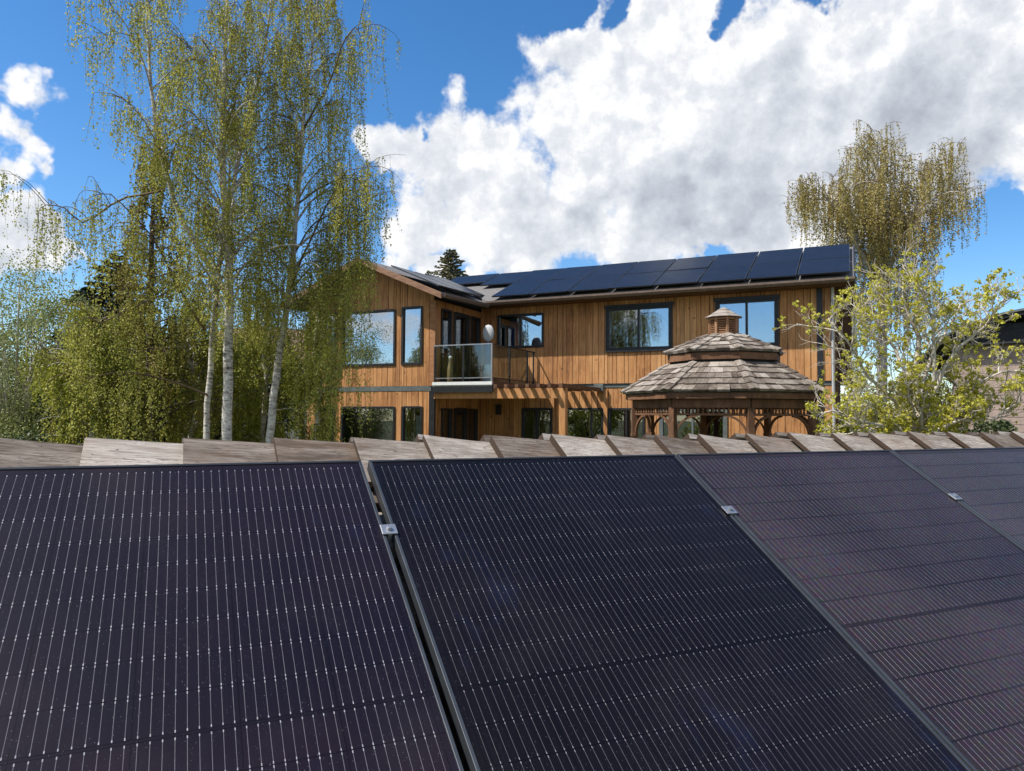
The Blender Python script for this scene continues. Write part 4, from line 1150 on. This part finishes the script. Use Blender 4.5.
# ------------------------------------------------------------------ neighbouring houses
nh = empty('neighbour_house', (at(985,400,24).x, at(985,400,24).y, GZ), R_(-38), 'taupe neighbouring house with a dark overhanging roof at the right edge', 'house')
mb = MB(); mb.box(-.9, 9, 0, 8, 0, 4.9)
k = 0
nh_w = mb.build('wall', M['stucco'], nh)
mb = MB()
for i in range(20): mb.box(-.92, 9.02, -.012, -.002, .1+i*.24, .1+i*.24+.22, random.Random(i).random())
mb.build('lap_siding', M['stucco'], nh)
mb = MB(); z1 = 5.55
prof = [(-1.9, 4.05), (-1.4, 4.75), (-.6, 5.25), (.6, 5.60), (2.2, 5.85), (5, 6.0), (10, 6.0)]
for (a, b) in zip(prof[:-1], prof[1:]):
    mb.hexa([(a[0], -1.0, a[1]-.9), (b[0], -1.0, b[1]-.95), (b[0], 9, b[1]-.95), (a[0], 9, a[1]-.9)] if False else [(a[0], -.4, a[1]-.16), (b[0], -.4, b[1]-.16), (b[0], 9, b[1]-.16), (a[0], 9, a[1]-.16)],
            [(a[0], -.4, a[1]), (b[0], -.4, b[1]), (b[0], 9, b[1]), (a[0], 9, a[1])])
nr = mb.build('roof', M['neighbour_roof'], nh)
mb = MB(); mb.box(-.9, 9, -.38, -.016, 4.62, 4.68); mb.box(-.9, 9, -.016, -.001, 4.69, 5.3); mb.build('soffit', M['neighbour_roof'], nr)
mb = MB()
for (a, b) in zip(prof[:-1], prof[1:]):
    mb.hexa([(a[0], -.45, a[1]-.04), (b[0], -.45, b[1]-.04), (b[0], -.402, b[1]-.04), (a[0], -.402, a[1]-.04)],
            [(a[0], -.45, a[1]+.03), (b[0], -.45, b[1]+.03), (b[0], -.402, b[1]+.03), (a[0], -.402, a[1]+.03)])
mb.build('roof_flashing', M['bandgrey'], nr)
nl_ = empty('distant_house', (at(262,400,42).x, 42, GZ), R_(6), 'distant brown roofed house glimpsed behind the birch trunks', 'house')
mb = MB(); mb.box(-4, 4, 0, 7, 0, 5.0); mb.build('wall', M['pale_wall'], nl_)
mb = MB(); mb.hexa([(-4.6,-.6,5.0), (4.6,-.6,5.0), (4.6,7.6,5.0), (-4.6,7.6,5.0)], [(-3.2,3.3,7.5), (3.2,3.3,7.5), (3.2,3.7,7.5), (-3.2,3.7,7.5)]); mb.build('roof', M['brown_roof'], nl_)
for x in (-2.4, 1.2):
    mb = MB(); mb.box(x, x+1.2, -.05, -.005, 2.9, 4.1); mb.build('window', M['black'], nl_)
# trees on the camera's side of the garden that the windows mirror
for i, (x, y, lab) in enumerate(((-13,-9,'broad tree behind the viewer, the left one mirrored in the gable windows'), (-22,-4,'broad tree behind the viewer, the far one mirrored in the gable windows'), (-4,-16,'broad tree behind the viewer, mirrored in the ground floor windows'))):
    bush('garden_tree', (x, y, -3.9), (2.8,2.8,3.0), lab, 'tree', 'leaf_birch2', 7000, .16, 50+i, clumps=45, zc=4.6)

# ------------------------------------------------------------------ sun and sky
SAZ, SEL = 255.7, 55.0
sd = Vector((math.sin(R_(SAZ))*math.cos(R_(SEL)), math.cos(R_(SAZ))*math.cos(R_(SEL)), math.sin(R_(SEL))))
sl = bpy.data.lights.new('sun', 'SUN'); sl.energy = 5.0; sl.angle = R_(.5); sl.color = (1, .955, .88)
so = bpy.data.objects.new('sun', sl); col.objects.link(so); so.rotation_euler = (-sd).to_track_quat('-Z', 'Y').to_euler()
w = bpy.data.worlds.new('World'); scn.world = w; w.use_nodes = True; nt = w.node_tree
bg = nt.nodes['Background']; bg.inputs[1].default_value = .15
sky = nt.nodes.new('ShaderNodeTexSky'); sky.sky_type = 'NISHITA'; sky.sun_disc = False
sky.sun_elevation = R_(SEL); sky.sun_rotation = R_(SAZ); sky.altitude = 1000; sky.air_density = 1.0; sky.dust_density = .3; sky.ozone_density = 2.5
tc = nt.nodes.new('ShaderNodeTexCoord'); dv = tc.outputs['Generated']
def dpx(px, py):
    r = ray(px, py); return r/np.linalg.norm(r)
CL = [(625,55,100,1),(700,80,120,1),(800,95,130,1),(900,70,140,1),(1010,95,140,1),(600,145,85,1),(680,190,100,1),(770,180,100,1),(565,215,75,1),(490,205,75,1),
      (438,160,55,1),(385,142,44,1.1),(610,200,50,1),(425,215,48,1),(640,245,62,1),(1010,15,110,1),(870,150,110,1),(960,160,80,1),(590,30,45,.8),(540,252,48,1),(500,262,40,1),
      (425,262,32,.9),(18,238,50,1),(-10,245,60,1),(55,232,22,.8),(8,66,26,.5),(34,85,26,.52),(58,90,18,.48),(6,118,30,.55),(28,148,32,.58),(42,166,20,.5),(5,178,26,.5),
      (456,98,24,.34),(760,235,40,.8),(1060,120,120,1),(475,285,30,.8),(850,30,90,1)]
HL = [(608,22,34,.8),(560,15,40,.8),(730,0,34,.75),(820,0,30,.75),(712,252,26,.8),(1000,255,60,1),(400,120,14,.6)]
GR = [(690,215,85,1),(900,120,95,1),(590,225,45,.8),(790,130,80,.6),(960,190,90,1),(560,262,60,.5),(0,262,60,.6),(1010,120,60,.6),(760,200,80,1),(450,190,30,.5)]
def blobs(lst):
    out = None
    for (px, py, r, a) in lst:
        c = dpx(px, py); rr = (np.linalg.norm(dpx(px+r, py)-c)+np.linalg.norm(dpx(px, py+r)-c))/2
        vm = nt.nodes.new('ShaderNodeVectorMath'); vm.operation = 'DISTANCE'
        lk(nt, dvn, vm.inputs[0]); vm.inputs[1].default_value = tuple(c)
        f = mth(nt, 'MULTIPLY_ADD', vm.outputs['Value'], -a/rr, a)
        if out is None: out = f
        else:
            n = nt.nodes.new('ShaderNodeMath'); n.operation = 'SMOOTH_MAX'; lk(nt, out, n.inputs[0]); lk(nt, f, n.inputs[1]); n.inputs[2].default_value = .15
            out = n.outputs[0]
    return out
# warp the direction a little so that outlines billow
def nz(vec, scale, detail, rough, col_=False):
    n = nt.nodes.new('ShaderNodeTexNoise'); n.inputs['Scale'].default_value = scale; n.inputs['Detail'].default_value = detail
    n.inputs['Roughness'].default_value = rough; lk(nt, vec, n.inputs['Vector']); return n.outputs[1 if col_ else 0]
wn = nz(dv, 7, 5, .6, True)
s_ = nt.nodes.new('ShaderNodeVectorMath'); s_.operation = 'SUBTRACT'; lk(nt, wn, s_.inputs[0]); s_.inputs[1].default_value = (.5,.5,.5)
s2_ = nt.nodes.new('ShaderNodeVectorMath'); s2_.operation = 'SCALE'; lk(nt, s_.outputs[0], s2_.inputs[0]); s2_.inputs[3].default_value = .19
s3_ = nt.nodes.new('ShaderNodeVectorMath'); s3_.operation = 'ADD'; lk(nt, dv, s3_.inputs[0]); lk(nt, s2_.outputs[0], s3_.inputs[1])
dvn = s3_.outputs[0]
dens = blobs(CL); hole = blobs(HL)
dens = mth(nt, 'SUBTRACT', dens, mth(nt, 'MULTIPLY', mth(nt, 'MAXIMUM', hole, 0), 1.15))
sep = nt.nodes.new('ShaderNodeSeparateXYZ'); lk(nt, dv, sep.inputs[0])
# scattered clouds over the rest of the sky (behind and above the viewer)
ns = nz(dv, 2.6, 3, .5)
other = mth(nt, 'MULTIPLY', mth(nt, 'SUBTRACT', ns, mth(nt, 'MULTIPLY_ADD', sep.outputs[2], .12, .44)), 5.0)
back = mth(nt, 'SMOOTH_MIN', mth(nt, 'MULTIPLY', mth(nt, 'SUBTRACT', .42, sep.outputs[1]), 4.0), other, .1)
dens = mth(nt, 'MAXIMUM', dens, back)
f1 = nz(dv, 8, 12, .66)
sh_ = nt.nodes.new('ShaderNodeVectorMath'); sh_.operation = 'ADD'; lk(nt, dv, sh_.inputs[0]); sh_.inputs[1].default_value = (-.018,.0,.022)
f2 = nz(sh_.outputs[0], 8, 12, .66)
def vor(vec):
    n = nt.nodes.new('ShaderNodeTexVoronoi'); n.feature = 'F1'; n.inputs['Scale'].default_value = 9; n.inputs['Detail'].default_value = 3
    n.inputs['Roughness'].default_value = .6; n.normalize = True; lk(nt, vec, n.inputs['Vector']); return n.outputs['Distance']
def shifted(vec):
    n = nt.nodes.new('ShaderNodeVectorMath'); n.operation = 'ADD'; lk(nt, vec, n.inputs[0]); n.inputs[1].default_value = (-.016,0,.020); return n.outputs[0]
wv2 = nt.nodes.new('ShaderNodeVectorMath'); wv2.operation = 'SCALE'; lk(nt, s_.outputs[0], wv2.inputs[0]); wv2.inputs[3].default_value = .06
wv3 = nt.nodes.new('ShaderNodeVectorMath'); wv3.operation = 'ADD'; lk(nt, dv, wv3.inputs[0]); lk(nt, wv2.outputs[0], wv3.inputs[1])
v1 = vor(wv3.outputs[0]); v2_ = vor(shifted(wv3.outputs[0]))
d2 = mth(nt, 'ADD', dens, mth(nt, 'MULTIPLY', mth(nt, 'SUBTRACT', f1, .5), 1.1))
d2 = mth(nt, 'ADD', d2, mth(nt, 'MULTIPLY', mth(nt, 'SUBTRACT', .30, v1), 1.2))
mr = nt.nodes.new('ShaderNodeMapRange'); mr.interpolation_type = 'SMOOTHSTEP'; mr.inputs[1].default_value = .0; mr.inputs[2].default_value = .30
lk(nt, d2, mr.inputs[0]); mask = mr.outputs[0]
gr = mth(nt, 'MAXIMUM', blobs(GR), 0)
rel = mth(nt, 'MULTIPLY', mth(nt, 'SUBTRACT', f1, f2), 2.0)
thick = nt.nodes.new('ShaderNodeMapRange'); thick.inputs[1].default_value = .2; thick.inputs[2].default_value = 1.4; lk(nt, d2, thick.inputs[0])
fac = mth(nt, 'ADD', mth(nt, 'ADD', .94, rel), mth(nt, 'MULTIPLY', mth(nt, 'SUBTRACT', v2_, v1), 1.5))
fac = mth(nt, 'SUBTRACT', fac, mth(nt, 'MULTIPLY', gr, .66))
fac = mth(nt, 'SUBTRACT', fac, mth(nt, 'MULTIPLY', thick.outputs[0], .22), clamp=True)
cc = ramp(nt, fac, [(0, (.42,.46,.53)), (.45, (.60,.64,.71)), (.8, (.80,.83,.88)), (1, (1.0,1.0,1.0))])
CLOUD = 5.2
cs_ = nt.nodes.new('ShaderNodeVectorMath'); cs_.operation = 'SCALE'; lk(nt, cc, cs_.inputs[0]); cs_.inputs[3].default_value = CLOUD
hs = nt.nodes.new('ShaderNodeHueSaturation'); hs.inputs['Saturation'].default_value = 1.28; hs.inputs['Value'].default_value = .90; lk(nt, sky.outputs[0], hs.inputs['Color'])
up_m = nt.nodes.new('ShaderNodeMapRange'); up_m.inputs[1].default_value = -.01; up_m.inputs[2].default_value = .04; lk(nt, sep.outputs[2], up_m.inputs[0])
mk = mth(nt, 'MULTIPLY', mask, up_m.outputs[0])
lk(nt, mixc(nt, mk, hs.outputs[0], cs_.outputs[0]), bg.inputs[0])

# ------------------------------------------------------------------ camera and view
cam = bpy.data.cameras.new('camera'); cam.sensor_width = 36; cam.lens = F/1024*36; cam.clip_start = .05; cam.clip_end = 2000
co = bpy.data.objects.new('camera', cam); col.objects.link(co)
m4 = Matrix.Identity(4)
for r in range(3):
    m4[r][0] = RM[r][0]; m4[r][1] = -RM[r][1]; m4[r][2] = -RM[r][2]
co.matrix_world = m4; scn.camera = co
scn.view_settings.view_transform = 'Standard'; scn.view_settings.look = 'None'; scn.view_settings.exposure = .42; scn.view_settings.gamma = 1
print('leaves', tot, nb_)
